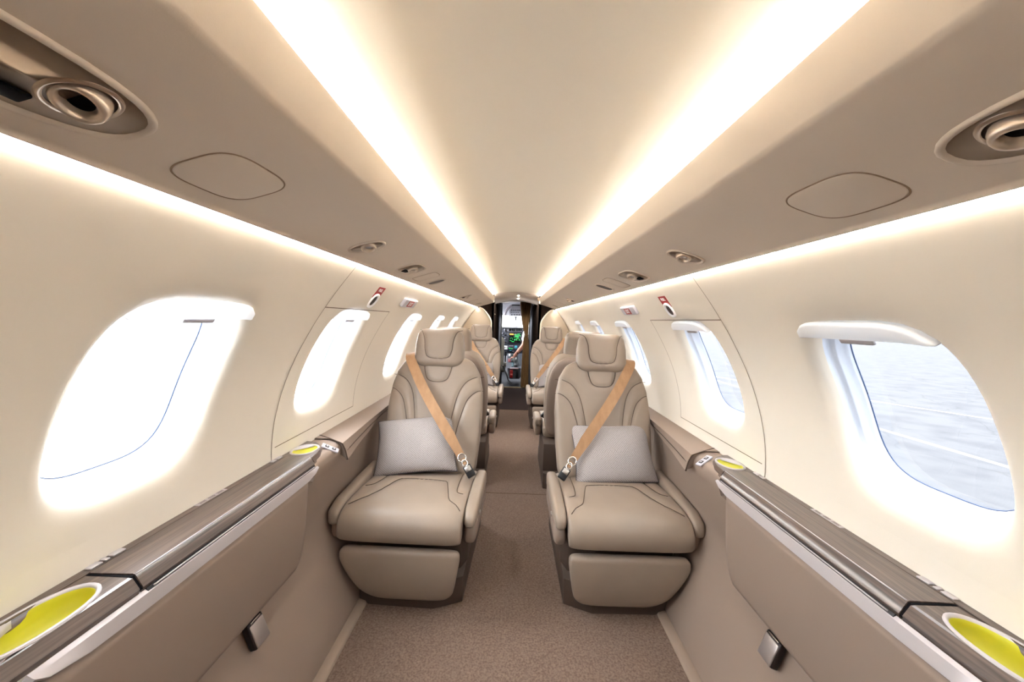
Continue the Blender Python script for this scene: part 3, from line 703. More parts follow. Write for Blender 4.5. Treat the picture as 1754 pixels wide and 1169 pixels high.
for s, nm, Yx, Yp in ((-1, 'left', 1.845, 1.415), (1, 'right', 1.862, 1.41)):
    c, rd, up, nr = wall_frame(s, Yx, 1.132); R = Matrix((rd, nr, up)).transposed()
    root = empty('exit_sign', tuple(c), 'white EXIT sign with red letters on the upper %s wall' % nm, 'exit sign', 'exit signs')
    mk('sign_body', *box(c+nr*.007, (.205, .016, .046), .005, R), M_sign, root)
    mk('red_panel', *box(c+nr*.0152, (.085, .001, .032), .0003, R), M_red, root, smooth=False)
    text('lettering', 'EXIT', .029, c+nr*.0158-up*.001, rd, up, nr, M_white, root)
    c, rd, up, nr = wall_frame(s, Yp, 1.138); R = Matrix((rd, nr, up)).transposed()
    root = empty('pull_handle', tuple(c), 'red PULL label above a white ringed release hole on the upper %s wall' % nm, 'release handle', 'exit hatch pull handles')
    mk('red_label', *box(c+nr*.0006+up*.012, (.066, .0012, .048), .0004, R), M_red, root, smooth=False)
    text('lettering', 'PULL', .017, c+nr*.0014+up*.022, rd, up, nr, M_white, root)
    c2, _, _, _ = wall_frame(s, Yp, 1.118)
    SR = lambda a, b, h: superring(c2+nr*h, rd, up, a, b, 2.3, 30)
    mk('ring', *loft([SR(.031, .032, -.001), SR(.031, .032, .004), SR(.027, .028, .006), SR(.021, .022, .0035), SR(.020, .021, .001)], cap=False), M_white, root)
    mk('hole', *loft([SR(.0225, .0235, .0015), SR(.012, .012, .0018), SR(.002, .002, .0018)]), mat('deep_maroon_hollow', (34, 8, 16), .5) if 'deep_maroon_hollow' not in MATS else MATS['deep_maroon_hollow'], root)

# ------------------------------------------------------------------ seats
def mirror(V, m): return [(p[0]*m, p[1], p[2]) for p in V]
def make_seat(m):
    """cabin seat facing -Y; m=+1 has its aisle side at +X"""
    root = empty('cabin_seat', (0, 0, 0))
    def part(name, V, Fc, mt, par=None, **k): return mk(name, mirror(V, m), Fc, mt, par or root, **k)
    # plinth
    poly = [(-.16, .05, 0), (-.11, .035, 0), (.12, .030, 0), (.222, .075, 0), (.226, .62, 0), (.10, .66, 0), (-.10, .66, 0), (-.16, .60, 0)]
    part('base', *prism(poly, (0, 0, .10), .004), M_base, auto=30)
    poly = [(-.19, .09, .095), (.10, .09, .095), (.205, .12, .095), (.224, .18, .095), (.226, .58, .095), (-.19, .58, .095)]
    part('pedestal', *prism(poly, (0, 0, .18), .006), M_base, auto=30)
    # footrest
    sp = [(.030, .044), (.012, .10), (.004, .17), (.008, .236)]
    wl = lambda v: .085+.127*min(1, v/.8)**.62; wr = lambda v: .180+.037*min(1, v/.8)**.6
    V, Fc, sf = pad(sp, wl, wr, .020, .030, 5, .022, .022, 44, 40, rc0=.05)
    part('footrest', V, Fc, M_leather)
    sm = [[(.185, .02), (.206, .45), (.210, .97)]]
    # seat cushion
    sp = [(.022, .266), (.010, .292), (.018, .322), (.050, .342), (.12, .349), (.26, .345), (.47, .325)]
    Lc = .56
    vy = lambda y: float(np.interp(y, [0.02, .05, .12, .26, .47], [.13, .21, .335, .585, .965]))
    seams = [[(.208, vy(.045)), (.185, vy(.075)), (.158, vy(.10)), (.140, vy(.17)), (.118, vy(.265)), (.108, vy(.28)), (.02, vy(.288)), (-.075, vy(.285)), (-.093, vy(.268)), (-.115, vy(.19)), (-.145, vy(.12)), (-.185, vy(.07)), (-.207, vy(.05))],
             [(.165, vy(.40)), (.168, vy(.25)), (.176, vy(.175)), (.200, vy(.165))], [(-.150, vy(.42)), (-.158, vy(.30)), (-.176, vy(.22)), (-.205, vy(.205))]]
    V, Fc, sf = pad(sp, .222, .222, .028, .05, 6, .020, .018, 72, 84, seams=seams, depth=.0055, gw=.009, crown=.004)
    cush = part('cushion', V, Fc, M_leather)
    mb = seam_tubes(sf, seams, .0012); part('seam_line', mb.V, mb.F, M_dark_seam, cush)
    g = []
    # backrest
    sp = [(.415, .33), (.445, .40), (.490, .52), (.535, .64), (.585, .76), (.625, .865)]
    zz = lambda z: float(np.interp(z, [.33, .40, .52, .64, .76, .865], [0, .125, .355, .585, .818, 1.0]))
    def w_(v): return float(np.interp(v, [0, .1, .3, .55, .72, .85, .95, 1], [.205, .216, .225, .228, .222, .205, .172, .145]))
    A = [(.226, zz(.765)), (.19, zz(.755)), (.145, zz(.73)), (.112, zz(.68)), (.092, zz(.60)), (.082, zz(.52)), (.076, zz(.43))]
    B = [(.227, zz(.70)), (.19, zz(.685)), (.155, zz(.65)), (.130, zz(.58)), (.112, zz(.50)), (.104, zz(.42))]
    YK = [(-.070, zz(.835)), (-.064, zz(.78)), (-.045, zz(.738)), (0, zz(.728)), (.045, zz(.738)), (.064, zz(.78)), (.070, zz(.835))]
    neg = lambda q: [(-a, b) for a, b in q]
    seams = [A, B, neg(A), neg(B), YK]
    V, Fc, sf = pad(sp, w_, w_, .048, .062, 4.5, .05, .05, 84, 96, seams=seams, depth=.007, gw=.010, crown=-.006)
    back = part('backrest', V, Fc, M_leather)
    mb = seam_tubes(sf, seams, .0012); part('seam_line', mb.V, mb.F, M_dark_seam, back)
    # side line and rear shell of the backrest
    V, Fc, s2 = pad([(.465, .30), (.495, .40), (.545, .52), (.592, .64), (.640, .76), (.668, .845)], lambda v: w_(v)-.008, lambda v: w_(v)-.008, .04, .030, 3.2, .05, .05, 40, 40)
    part('back_shell', V, Fc, M_side, back)
    # headrest
    sp = [(.578, .815), (.592, .86), (.606, .93), (.622, 1.004)]
    hw = lambda v: float(np.interp(v, [0, .25, .6, 1], [.112, .123, .121, .108]))
    U = [(-.108, .975), (-.088, .90), (-.072, .68), (-.066, .42), (-.050, .24), (0, .19), (.050, .24), (.066, .42), (.072, .68), (.088, .90), (.108, .975)]
    V, Fc, sf = pad(sp, hw, hw, .046, .046, 3.6, .040, .036, 60, 56, seams=[U], depth=.006, gw=.008)
    hd = part('headrest', V, Fc, M_leather)
    mb = seam_tubes(sf, [U], .0012); part('seam_line', mb.V, mb.F, M_dark_seam, hd)
    # armrests
    XZ = ((1, 0, 0), (0, 0, 1))
    def arm(st, mt, name, par=None):
        rings = [superring((x, y, z), XZ[0], XZ[1], a, b, 3.2, 22) for x, y, z, a, b in st]
        return part(name, *loft(rings), mt, par)
    ar = arm([(.246, .030, .322, .004, .006), (.246, .032, .324, .014, .014), (.246, .040, .330, .020, .021), (.246, .075, .340, .024, .025), (.248, .20, .352, .026, .028), (.250, .34, .360, .025, .029), (.250, .375, .361, .022, .026), (.250, .384, .361, .014, .018), (.250, .386, .361, .004, .008)], M_leather, 'armrest')
    arm([(.246, .048, .262, .012, .014), (.246, .052, .270, .020, .026), (.247, .075, .278, .0225, .040), (.249, .20, .292, .0225, .046), (.250, .34, .305, .0225, .046), (.250, .37, .310, .020, .040), (.250, .376, .31, .006, .02)], M_side, 'arm_skirt', ar)
    part('recline_button', *box((.2735, .12, .325), (.003, .022, .010), .001), M_metal, ar)
    ar2 = arm([(-.245, .010, .325, .004, .006), (-.245, .013, .327, .016, .018), (-.245, .025, .334, .022, .028), (-.247, .08, .345, .024, .033), (-.247, .25, .355, .024, .033), (-.247, .42, .362, .022, .030), (-.247, .44, .362, .008, .012)], M_leather, 'armrest')
    arm([(-.243, .03, .28, .012, .02), (-.243, .04, .285, .018, .04), (-.243, .25, .29, .018, .05), (-.243, .42, .30, .016, .05)], M_side, 'arm_skirt', ar2)
    # shoulder belt: from behind the window-side shoulder to the buckle beside the aisle hip
    pts = smooth_curve([(-.150, .650, .868), (-.148, .606, .880), (-.135, .560, .850), (-.060, .480, .745), (.02, .415, .645), (.10, .365, .545), (.158, .335, .465)], 36)
    T = np.gradient(pts, axis=0); T /= np.linalg.norm(T, axis=1)[:, None]
    nrm = np.array([0, -.85, .5]); nrm /= np.linalg.norm(nrm)
    W = np.cross(T, np.broadcast_to(nrm, T.shape)); W /= np.linalg.norm(W, axis=1)[:, None]
    tw = np.concatenate([np.full(30, .047), np.linspace(.047, .030, 6)])
    V, Fc = ribbon(pts, list(W*tw[:, None]), .0022)
    bl = part('shoulder_belt', V, Fc, M_belt, auto=30)
    e = pts[-1]; t = T[-1]; wv = W[-1]
    V, Fc = ribbon(np.array([pts[-6]-nrm*-.002, e]), list(np.array([wv*.044, wv*.034])), .005); part('belt_stitch', V, Fc, M_belt, bl, smooth=False)
    # steel link, tongue and black receiver
    ring = np.array([e+t*.014+wv*.017*math.cos(a)+t*.018*math.sin(a) for a in np.linspace(0, 2*PI, 22)])
    part('link', *tube(ring, .0038, 8), M_chrome, bl)
    ring = np.array([e+t*.040+wv*.011*math.cos(a)+t*.015*math.sin(a)+nrm*.004 for a in np.linspace(0, 2*PI, 18)])
    part('tongue', *tube(ring, .0035, 8), M_chrome, bl)
    V, Fc = ribbon(np.array([e+t*.018, e+t*.045]), wv*.018, .006); part('link_web', V, Fc, M_belt, bl, smooth=False)
    R = Matrix((wv, nrm, t)).transposed()
    part('buckle', *box(e+t*.078-nrm*.004, (.036, .020, .052), .004, R), M_black, bl)
    part('buckle_button', *box(e+t*.068+nrm*.008, (.026, .006, .022), .002, R), M_metal, bl)
    return root
def children(o): return [c for c in bpy.data.objects if c.parent == o]
def copy_tree(o, parent=None):
    c = o.copy(); C.objects.link(c); c.parent = parent
    for ch in children(o): copy_tree(ch, c)
    return c
seat_a = make_seat(1); seat_b = make_seat(-1)
SX = .408
def put(o, x, y, rz, label, group):
    o.location = (x, y, 0.0); o.rotation_euler = (0, 0, rz); tag(o, label, 'seat', group); return o
put(seat_a, -SX, 1.300, -.030, 'nearest left taupe leather seat facing the viewer, belt slung across a grey pillow', 'near seats')
put(seat_b, SX+.008, 1.300, 0, 'nearest right taupe leather seat facing the viewer, belt slung across a grey pillow', 'near seats')
mid_l = put(copy_tree(seat_b), -SX, 2.98, PI, 'left seat turned away, seen from behind between the near and far left seats', 'middle seats')
mid_r = put(copy_tree(seat_a), SX+.008, 2.98, PI, 'right seat turned away, seen from behind between the near and far right seats', 'middle seats')
far_l = put(copy_tree(seat_a), -.385, 3.62, 0, 'farthest left seat facing the viewer, by the left bulkhead partition', 'far seats')
far_r = put(copy_tree(seat_b), .395, 3.62, 0, 'farthest right seat facing the viewer, by the curtain side partition', 'far seats')

# ------------------------------------------------------------------ pillows
def pillow(c0, c1, wdt, thick, label, roll=0.0, sag=0.0):
    """c0 bottom centre, c1 top centre"""
    c0 = np.array(c0); c1 = np.array(c1); up = c1-c0; h = np.linalg.norm(up); up /= h
    ax = np.array([math.cos(roll), 0, math.sin(roll)]); ax -= up*(ax@up); ax /= np.linalg.norm(ax); nr = np.cross(ax, up)
    if nr[1] > 0: nr = -nr
    n = 41; us = np.sin(np.linspace(-1, 1, n)*PI/2); V = []; UV = []
    def P(a, b, sgn):
        q = 1-.07*(1-abs(b)**2)*abs(a)**3; p_ = 1-.07*(1-abs(a)**2)*abs(b)**3        # concave edges between pointed corners
        th = thick*((1-a*a)*(1-b*b))**.42*(1+.1*math.sin(3*a+2*b))
        base = (c0+c1)/2+ax*a*wdt/2*q+up*(b*h/2*p_-sag*(1-a*a)*(1 if b < 0 else .6))
        return base+nr*sgn*th+nr*(.02*abs(a)**3*-1)
    for sgn in (1, -1):
        for b in us:
            for a in us: V.append(P(a, b, sgn)); UV.append(((a+1)/2, (b+1)/2))
    Fc = gridfaces(n, n)+[f[::-1] for f in gridfaces(n, n, off=n*n)]
    root = empty('pillow', tuple(c0), label, 'pillow', 'grey pillows')
    V = np.array(V)-c0; me = bpy.data.meshes.new('cover'); me.from_pydata([tuple(v) for v in V], [], [tuple(f) for f in Fc])
    uvl = me.uv_layers.new(name='UVMap')
    for lp in me.loops: uvl.data[lp.index].uv = UV[lp.vertex_index]
    me.polygons.foreach_set('use_smooth', [True]*len(me.polygons)); me.materials.append(M_weave); me.update()
    o = bpy.data.objects.new('cover', me); C.objects.link(o); o.parent = root
    ed = [P(a, -1, 0) for a in us]+[P(1, b, 0) for b in us]+[P(-a, 1, 0) for a in us]+[P(-1, -b, 0) for b in us]
    ed = np.array([e for k, e in enumerate(ed) if k == 0 or np.linalg.norm(e-ed[k-1]) > 1e-4])
    mk('seam_line', *tube(ed, .0032, 6), mat('dark_grey_cord', (84, 78, 82), .8) if 'dark_grey_cord' not in MATS else MATS['dark_grey_cord'], root)
    return root
pillow((-.437, 1.620, .378), (-.470, 1.775, .588), .365, .050, 'grey woven pillow on the nearest left seat', .0)
pillow((.455, 1.620, .374), (.440, 1.775, .588), .370, .050, 'grey woven pillow on the nearest right seat', -.07, .012)
pillow((-.40, 3.95, .378), (-.40, 4.10, .60), .36, .05, 'far small grey pillow half hidden on the farthest left seat')
pillow((.43, 3.95, .378), (.43, 4.10, .60), .36, .05, 'far small grey pillow half hidden on the farthest right seat')

# ------------------------------------------------------------------ front bulkhead, vestibule, cockpit door
def polyslab(pts, d, name, m, parent=None, b=.0): return mk(name, *prism(pts, d, b), m, parent, smooth=False)
YD = 5.93
M_blackwood = mat('blackened_veneer', (30, 24, 21), 0.9, spec=0.0)
wf = None
prof_out = [(wx(z), z) for z in np.linspace(.56, 1.215, 14)]
for s in (-1, 1):
    poly = [(s*.274, YF, -.02), (s*.57, YF, -.02), (s*.70, YF, .35), (s*.74, YF, .56)]+[(s*(x+.004), YF, z) for x, z in prof_out[1:]]+[(s*.274, YF, 1.30)]
    if wf is None: wf = struct(polyslab(poly, (0, .03, 0), 'wall_front', M_darkwood))
    else: polyslab(poly, (0, .03, 0), 'bulkhead_panel', M_darkwood, wf)
    polyslab([(s*.274, YF, -.02), (s*.274, YD+.03, -.02), (s*.274, YD+.03, 1.42), (s*.274, YF, 1.42)], (s*.03, 0, 0), 'corridor_panel', M_blackwood, wf)
# header above the opening and arched vestibule ceiling
vx = np.linspace(-.274, .274, 15)
arch = lambda x, c, e: c-(c-e)*(x/.274)**2
cz = lambda x: float(np.interp(abs(x), [p[0] for p in cp[::-1]], [p[1] for p in cp[::-1]]))
V = [(x, YF-.02, cz(x)+.006) for x in vx]+[(x, y, arch(x, zc_, ze_)) for y, zc_, ze_ in ( (YF+.03, 1.388, 1.338), (YF+.20, 1.340, 1.294), (YF+.28, 1.315, 1.272), (YF+.32, 1.312, 1.270), (YF+.34, 1.322, 1.282), (YF+.36, 1.375, 1.345), (YD-.02, 1.374, 1.334)) for x in vx]
tv = struct(mk('trim_5', V, gridfaces(8, 15), mat('vestibule_ceiling_grey', (196, 186, 180), .5), auto=50))
dr = empty('door_1', (0, YD, 0)); dr['kind'] = 'structure'
M_frame_s = mat('door_frame_silver', (120, 126, 140), .45, .4)
for s in (-1, 1):
    V, Fc = box((s*.246, YD, .66), (.032, .05, 1.40), .004); mk('door_jamb', V, Fc, M_frame_s, dr)
    V, Fc = box((s*.222, YD+.03, .66), (.022, .05, 1.40), .003); mk('door_seal', V, Fc, M_black, dr)
V = [(x, y, z) for x in vx for y, z in ((YD, arch(x, 1.374, 1.334)), (YD, arch(x, 1.350, 1.305)), (YD+.05, arch(x, 1.350, 1.305)))]
mk('door_head', V, gridfaces(15, 3), mat('door_head_grey', (160, 150, 146), .5), dr, auto=40)
mk('door_knob', *loft([superring((-.268, YF+.45, 1.16), (0, 1, 0), (0, 0, 1), a, a, 2, 16) if False else superring((-.274+h, YF+.1, 1.132), (0, 1, 0), (0, 0, 1), a, a, 2, 16) for h, a in ((0, .006), (.006, .008), (.010, .006))]), M_bronze, wf)
V, Fc = box((.262, YF-.006, 1.33), (.02, .012, .04), .004); mk('hinge_cap', V, Fc, M_bronze, wf)
for k, (y, zz_) in enumerate(((YF+.085, 1.3725), (YF+.195, 1.3415))):
    o = mk('ceiling_spotlight', *loft([superring((.02, y-h*.3, zz_+h), (1, 0, 0), (0, .96, -.28), a, a, 2, 20) for h, a in ((.004, .013), (-.002, .013), (-.003, .010), (-.0025, .003))]), M_spot)
    ld = bpy.data.lights.new('spot_glow', 'SPOT'); ld.energy = 2.5; ld.spot_size = 2.9; ld.shadow_soft_size = .016; ld.color = (1, .95, .88)
    lo = bpy.data.objects.new('spot_glow', ld); C.objects.link(lo); lo.parent = o; lo.location = (0, 0, -.008)
    tag(o, ['tiny round spotlight in the vestibule ceiling, nearer the cabin', 'tiny round spotlight in the vestibule ceiling, nearer the cockpit door'][k], 'spotlight', 'vestibule spotlights')
M_part = mat('beige_partition_laminate', (196, 181, 160), 0.6, spec=0.2)
# beige half partitions behind the far seats
for s, i in ((-1, 6), (1, 7)):
    pts = [(.300, .60), (.302, .98), (.312, 1.06), (.350, 1.125), (.405, 1.185), (.452, 1.203), (.476, 1.203)]+[(wx(z)-.004, z) for z in (1.19, 1.15, 1.1, 1.04, .97, .90, .80, .70, .62)]
    poly = [(s*x, YF-.045, z) for x, z in pts]
    o = struct(polyslab(poly, (0, .042, 0), 'trim_%d' % i, M_part))
    edge = np.array([(s*x, YF-.046, z) for x, z in pts[:6]])
    mk('edge_piping', *tube(smooth_curve(edge, 40), .010, 8), mat('ivory_edge', (236, 224, 202), .5) if 'ivory_edge' not in MATS else MATS['ivory_edge'], o)

# ------------------------------------------------------------------ curtain
def curtain():
    st = [(512, 890.5, 911.5), (521, 891.5, 910), (535, 892.8, 908), (552, 894.5, 906), (566, 897.2, 904.8), (574, 898.8, 904.2), (580, 897.4, 904.6), (598, 895.6, 905.4), (620, 894.0, 905.2), (640, 892.8, 904.8), (658, 892.0, 904.6), (664, 892.0, 904.6)]
    S = smooth_curve([(b, c, a) for a, b, c in st], 60); V = []; n = 90
    for b, c, a in S:
        p0 = at(b, a, 5.82); p1 = at(c, a, 5.82); wdt = p1[0]-p0[0]
        for t in np.linspace(0, 1, n):
            x = p0[0]+wdt*t; amp = .016*min(1.0, .10/wdt+.25)
            V.append((x, 5.82+amp*math.sin(t*2*PI*4.5)+.006*math.sin(t*23), p0[2]))
    o = mk('curtain', V, gridfaces(60, n), M_curtain)
    tag(o, 'brown curtain gathered and tied on the right of the cockpit doorway', 'curtain')
    sol = o.modifiers.new('thick', 'SOLIDIFY'); sol.thickness = .003
    p = at(901.5, 574.5, 5.82)
    mk('tie_back', *loft([superring((p[0], 5.82, p[2]+h), (1, 0, 0), (0, 1, 0), .030, .024, 2.2, 20) for h in (-.009, -.005, .005, .009)], cap=False), M_curtain, o)
    z = at(901, 512, 5.82)[2]
    return o
curtain()
cr_ = mk('curtain_rail', *tube(np.array([(-.18, 5.84, 1.352), (0, 5.84, 1.358), (.25, 5.84, 1.345)]), .006, 8), M_satin)
tag(cr_, 'slim pale curtain rail over the cockpit doorway', 'curtain rail')

# ------------------------------------------------------------------ cockpit shell
def cockpit_shell():
    # fuselage tube from the divider to the nose, windscreen openings left free
    sec = lambda t: [(.76*t, .0), (.80*t, .35), (.78*t, .75), (.72*t, .93)]
    mb = MB()
    for s in (-1, 1):
        V = []
        for y, t in ((YD+.02, 1.0), (6.6, .98), (7.2, .9), (7.9, .75)):
            V += [(s*x, y, z) for x, z in sec(t)]
        mb.add(V, gridfaces(4, 4))
    # roof
    V = []
    for y, h, wd in ((YD+.02, 1.42, .66), (6.5, 1.41, .62), (6.85, 1.36, .58)):
        for x in np.linspace(-1, 1, 11): V.append((x*wd, y, h-(.16)*x*x))
    mb.add(V, gridfaces(3, 11))
    V = []
    for s in (-1, 1):   # quarter panels over the side
        pass
    # nose below the glareshield
    V = [(x, 7.9, z) for z in (-.05, .5, .93) for x in (-.55, .55)]; mb.add(V, gridfaces(3, 2))
    o = struct(mb.build('wall_cockpit', M_grey, auto=40))
    # divider faces left and right of the door, cockpit side
    for s in (-1, 1):
        polyslab([(s*.235, YD+.035, -.02), (s*.80, YD+.035, -.02), (s*.80, YD+.035, 1.10), (s*.60, YD+.035, 1.34), (s*.235, YD+.035, 1.42)], (0, .02, 0), 'divider', M_panel, o)
    # header above the screen and side pillars
    polyslab([(-.60, 6.82, 1.150), (.60, 6.82, 1.150), (.58, 6.82, 1.37), (-.58, 6.82, 1.37)], (0, .05, 0), 'windscreen_header', M_grey, o)
    return o
cockpit_shell()
# windscreen: two sloping panes and a centre post
wsn = empty('window_11', (0, 7.3, .93)); wsn['kind'] = 'structure'
for s in (-1, 1):
    V = [(s*.02, 7.60, .93), (s*.66, 7.35, .93), (s*.56, 6.84, 1.22), (s*.02, 6.95, 1.30)]
    mk('pane', V, [(0, 1, 2, 3)], M_glass, wsn, smooth=False)
    mk('corner_post', *tube(np.array([(s*.66, 7.35, .93), (s*.56, 6.84, 1.22)]), .035, 8), M_grey, wsn)
V, Fc = prism([at(880.2, 563, 7.3), at(886.4, 563, 7.3), at(887.0, 538, 7.3), at(879.6, 538, 7.3)], (0, .05, 0), .004); mk('centre_post', V, Fc, M_grey, wsn, auto=30)
def px_box(px0, py0, px1, py1, Y, t, b=.002):
    p0 = at(px0, py0, Y); p1 = at(px1, py1, Y)
    return box(((p0[0]+p1[0])/2, Y+t/2, (p0[2]+p1[2])/2), (abs(p1[0]-p0[0]), t, abs(p1[2]-p0[2])), b)
# compass on the post
cm = mk('standby_compass', *prism([at(881, 542.5, 7.22), at(886, 542.5, 7.22), at(884.4, 545, 7.22), at(884.2, 549.5, 7.22), at(883, 549.5, 7.22), at(882.6, 545, 7.22)], (0, .05, 0), .003), M_black)
tag(cm, 'black compass bracket on the windscreen centre post', 'compass')
# overhead switch panel
oh = empty('overhead_panel', tuple(at(883, 541, 6.7)), 'pale grey overhead switch panel with rows of dark knobs above the windscreen', 'control panel')
mk('panel_body', *prism([at(872.2, 541.8, 6.7), at(894, 541.8, 6.7), at(893.2, 530.5, 6.7), at(891, 525.5, 6.75), at(878, 524.8, 6.75), at(872.6, 532.5, 6.7)], (0, .05, 0), .006), M_grey, oh, auto=30)
mk('frame_beam', *tube(smooth_curve([at(864.6, 540.5, 6.66), at(866, 535.5, 6.66), at(869, 530, 6.66), (at(874, 525.5, 6.66)), at(877, 523.4, 6.66)], 24), .022, 10), mat('warm_grey_beam', (150, 142, 148), .5), oh)
mk('grab_bar', *tube(np.array([at(877, 523, 6.66), at(890.5, 523.2, 6.66)]), .013, 10), M_black, oh)
for j, (yy, xs_) in enumerate(((531.8, (876.5, 880.2, 883.6, 887.2, 890.2)), (535.4, (876.0, 879.0, 882.0, 885.0, 888.0)), (539.6, (876.6, 881.0, 885.6, 889.6)))):
    for q in xs_:
        r = 1.05 if j != 1 else .8
        V, Fc = px_box(q-r, yy-r*.8, q+r, yy+r*.8, 6.685, .02, .004); mk('knob', V, Fc, M_black, oh)
# instrument panel
ip = empty('instrument_panel', (0, 7.0, .40), 'dark cockpit instrument panel with a green lit display', 'instrument panel')
pa = at(845, 563.5, 7.0); pb = at(925, 606, 7.0)
V, Fc = box((0, 7.06, (.93+.40)/2-.01), (1.30, .10, .50), .01); mk('panel_board', V, Fc, M_panel, ip)
mk('glareshield', *prism([(-.66, 7.34, .945), (-.66, 6.96, .932), (-.66, 6.96, .912), (-.66, 7.34, .90)], (1.32, 0, 0), .006), M_black, ip, auto=30)
V, Fc = px_box(863.2, 562.6, 895.5, 568.8, 6.985, .03); ub = mk('upper_bezel', V, Fc, M_panelgrey, ip)
for a, b in ((871.5, 875.8), (876.6, 879.6), (880.2, 883.0), (884.0, 887.4), (888.0, 890.6), (891.2, 894.8)):
    V, Fc = px_box(a, 563.6, b, 567.4, 6.978, .02, .001); mk('display', V, Fc, M_screen, ub)
p = at(866, 566, 6.975)
for rr, h, mm in ((.028, 0, M_panelgrey), (.020, -.006, M_black)): mk('dial', *loft([superring((p[0], 6.98+h+q, p[2]), (1, 0, 0), (0, 0, 1), rr, rr, 2, 20) for q in (0, .012)]), mm, ub)
V, Fc = px_box(869.6, 569.4, 895.6, 590.0, 6.985, .03, .006); bz = mk('display_bezel', V, Fc, mat('bezel_black', (26, 28, 36), .4), ip)
V, Fc = px_box(872.0, 571.2, 893.0, 587.4, 6.980, .02, .001); sc_ = mk('display_screen', V, Fc, M_screen, bz)
V, Fc = px_box(873.2, 571.9, 879.4, 574.0, 6.977, .006, 0); mk('orange_block', V, Fc, M_orange, sc_, smooth=False)
rg_ = random.Random(3)
for a, b, c, d in ((880.6, 573.2, 890.0, 574.2), (882.2, 575.2, 888.6, 576.8), (880.0, 577.4, 889.0, 578.3), (886, 571.9, 891.5, 572.6), (889.4, 575, 891.8, 576), (873.2, 583.6, 876.6, 584.3), (876.4, 585.0, 880.6, 586.0), (885.2, 579.4, 887.6, 580.4), (884.0, 582.0, 886, 583.2), (888.6, 582.2, 890.8, 583.2), (880.8, 580.8, 882.4, 583.6)):
    V, Fc = px_box(a, b, c, d, 6.977, .006, 0); mk('green_readout', V, Fc, M_green, sc_, smooth=False)
for cx, cy, r in ((876.2, 581.0, 2.0), (886.6, 581.8, 2.6)):
    ring = np.array([at(cx+r*math.cos(t), cy+r*math.sin(t), 6.976) for t in np.linspace(PI*.9, PI*2.3, 20)]); mk('arc', *tube(ring, .0022, 5), M_green, sc_)
V, Fc = px_box(868.4, 590.8, 894.6, 603.8, 6.985, .03, .004); lb = mk('radio_stack', V, Fc, mat('stack_navy', (22, 28, 44), .45), ip)
for a, b, c, d, mm in ((872, 592.2, 879, 593.6, M_panelgrey), (871.4, 596.4, 874.4, 597.6, M_green), (875.2, 597.2, 878.4, 598.2, M_green), (873, 600.2, 876, 601.2, M_cyan), (877.6, 601.6, 880.4, 602.6, M_panelgrey), (882, 592.8, 885, 595.8, M_cyan), (886, 597, 889, 598.4, M_panelgrey), (870.6, 593.8, 872, 595.4, M_panelgrey)):
    V, Fc = px_box(a, b, c, d, 6.978, .008, 0); mk('readout', V, Fc, mm, lb, smooth=False)
ring = np.array([at(883.6+2.4*math.cos(t), 595+2.6*math.sin(t), 6.977) for t in np.linspace(0, PI*2, 24)]); mk('dial_ring', *tube(ring, .0022, 5), M_cyan, lb)
for k in range(7):
    p = at(860.6+(k % 2)*4.4, 571+k*3.1, 6.99); mk('knob', *loft([superring((p[0], 6.985+q, p[2]), (1, 0, 0), (0, 0, 1), .014, .014, 2, 14) for q in (0, .03)]), M_panelgrey if k % 3 == 0 else M_black, ip)
V, Fc = px_box(863.8, 592.6, 869.0, 598.9, 6.90, .01, .002); pc = mk('placard', V, Fc, M_white, ip)
p = at(866.4, 595.8, 6.898); text('lettering', 'A1', .05, p, (1, 0, 0), (0, 0, 1), (0, -1, 0), M_black, pc)
# pedestal
pdz = empty('control_pedestal', (0, 6.5, 0), 'grey cockpit centre pedestal with power levers and a red handle on its rear face', 'pedestal')
T0, T1 = at(868.6, 606, 6.85), at(894.4, 606, 6.85); U0, U1 = at(868.8, 631, 6.25), at(893.2, 631, 6.25); L0, L1 = at(873, 649, 6.25), at(889, 649, 6.25)
V = [T0, T1, U1, U0, L0, L1, (T0[0], 6.85, .05), (T1[0], 6.85, .05)]
mk('pedestal_body', V, [(0, 1, 2, 3), (3, 2, 5, 4), (4, 5, 7, 6), (0, 3, 4, 6), (1, 7, 5, 2), (0, 6, 7, 1)], mat('pedestal_grey', (74, 76, 84), .5), pdz, smooth=False)
def quad_on_top(x0, x1, f0, f1, h, mm, name):
    """block on the sloping pedestal top: x, f in 0..1 (f=0 front end far, 1 near)"""
    def P(x, f): a = T0+(T1-T0)*x; b = U0+(U1-U0)*x; return a+(b-a)*f
    V, Fc = prism([P(x0, f0), P(x1, f0), P(x1, f1), P(x0, f1)], (0, 0, h), .002); return mk(name, V, Fc, mm, pdz)
quad_on_top(.30, .72, .05, .62, .006, M_black, 'lever_slot')
quad_on_top(.05, .26, .05, .30, .008, M_panel, 'switch_block'); quad_on_top(.76, .95, .05, .85, .008, M_panel, 'switch_block')
quad_on_top(.06, .26, .40, .62, .008, mat('maroon_switch', (120, 40, 46), .5), 'switch_block'); quad_on_top(.30, .44, .66, .92, .01, mat('teal_cover', (60, 92, 100), .5), 'trim_wheel_cover')
quad_on_top(.48, .72, .60, .94, .03, M_black, 'trim_box')
for k in range(4): quad_on_top(.09, .22, .08+.05*k, .11+.05*k, .016, M_white if k % 2 == 0 else M_panelgrey, 'toggle')
for a, b in ((877.6, 880.6), (882.0, 885.2)):
    c0 = at((a+b)/2, 622, 6.52); c1 = at((a+b)/2, 614.6, 6.50)
    lv = mk('power_lever', *tube(np.array([c0, c1]), .006, 8), M_metal, pdz)
    V, Fc = px_box(a, 613.0, b, 616.2, 6.47, .03, .005); mk('lever_knob', V, Fc, M_white, lv)
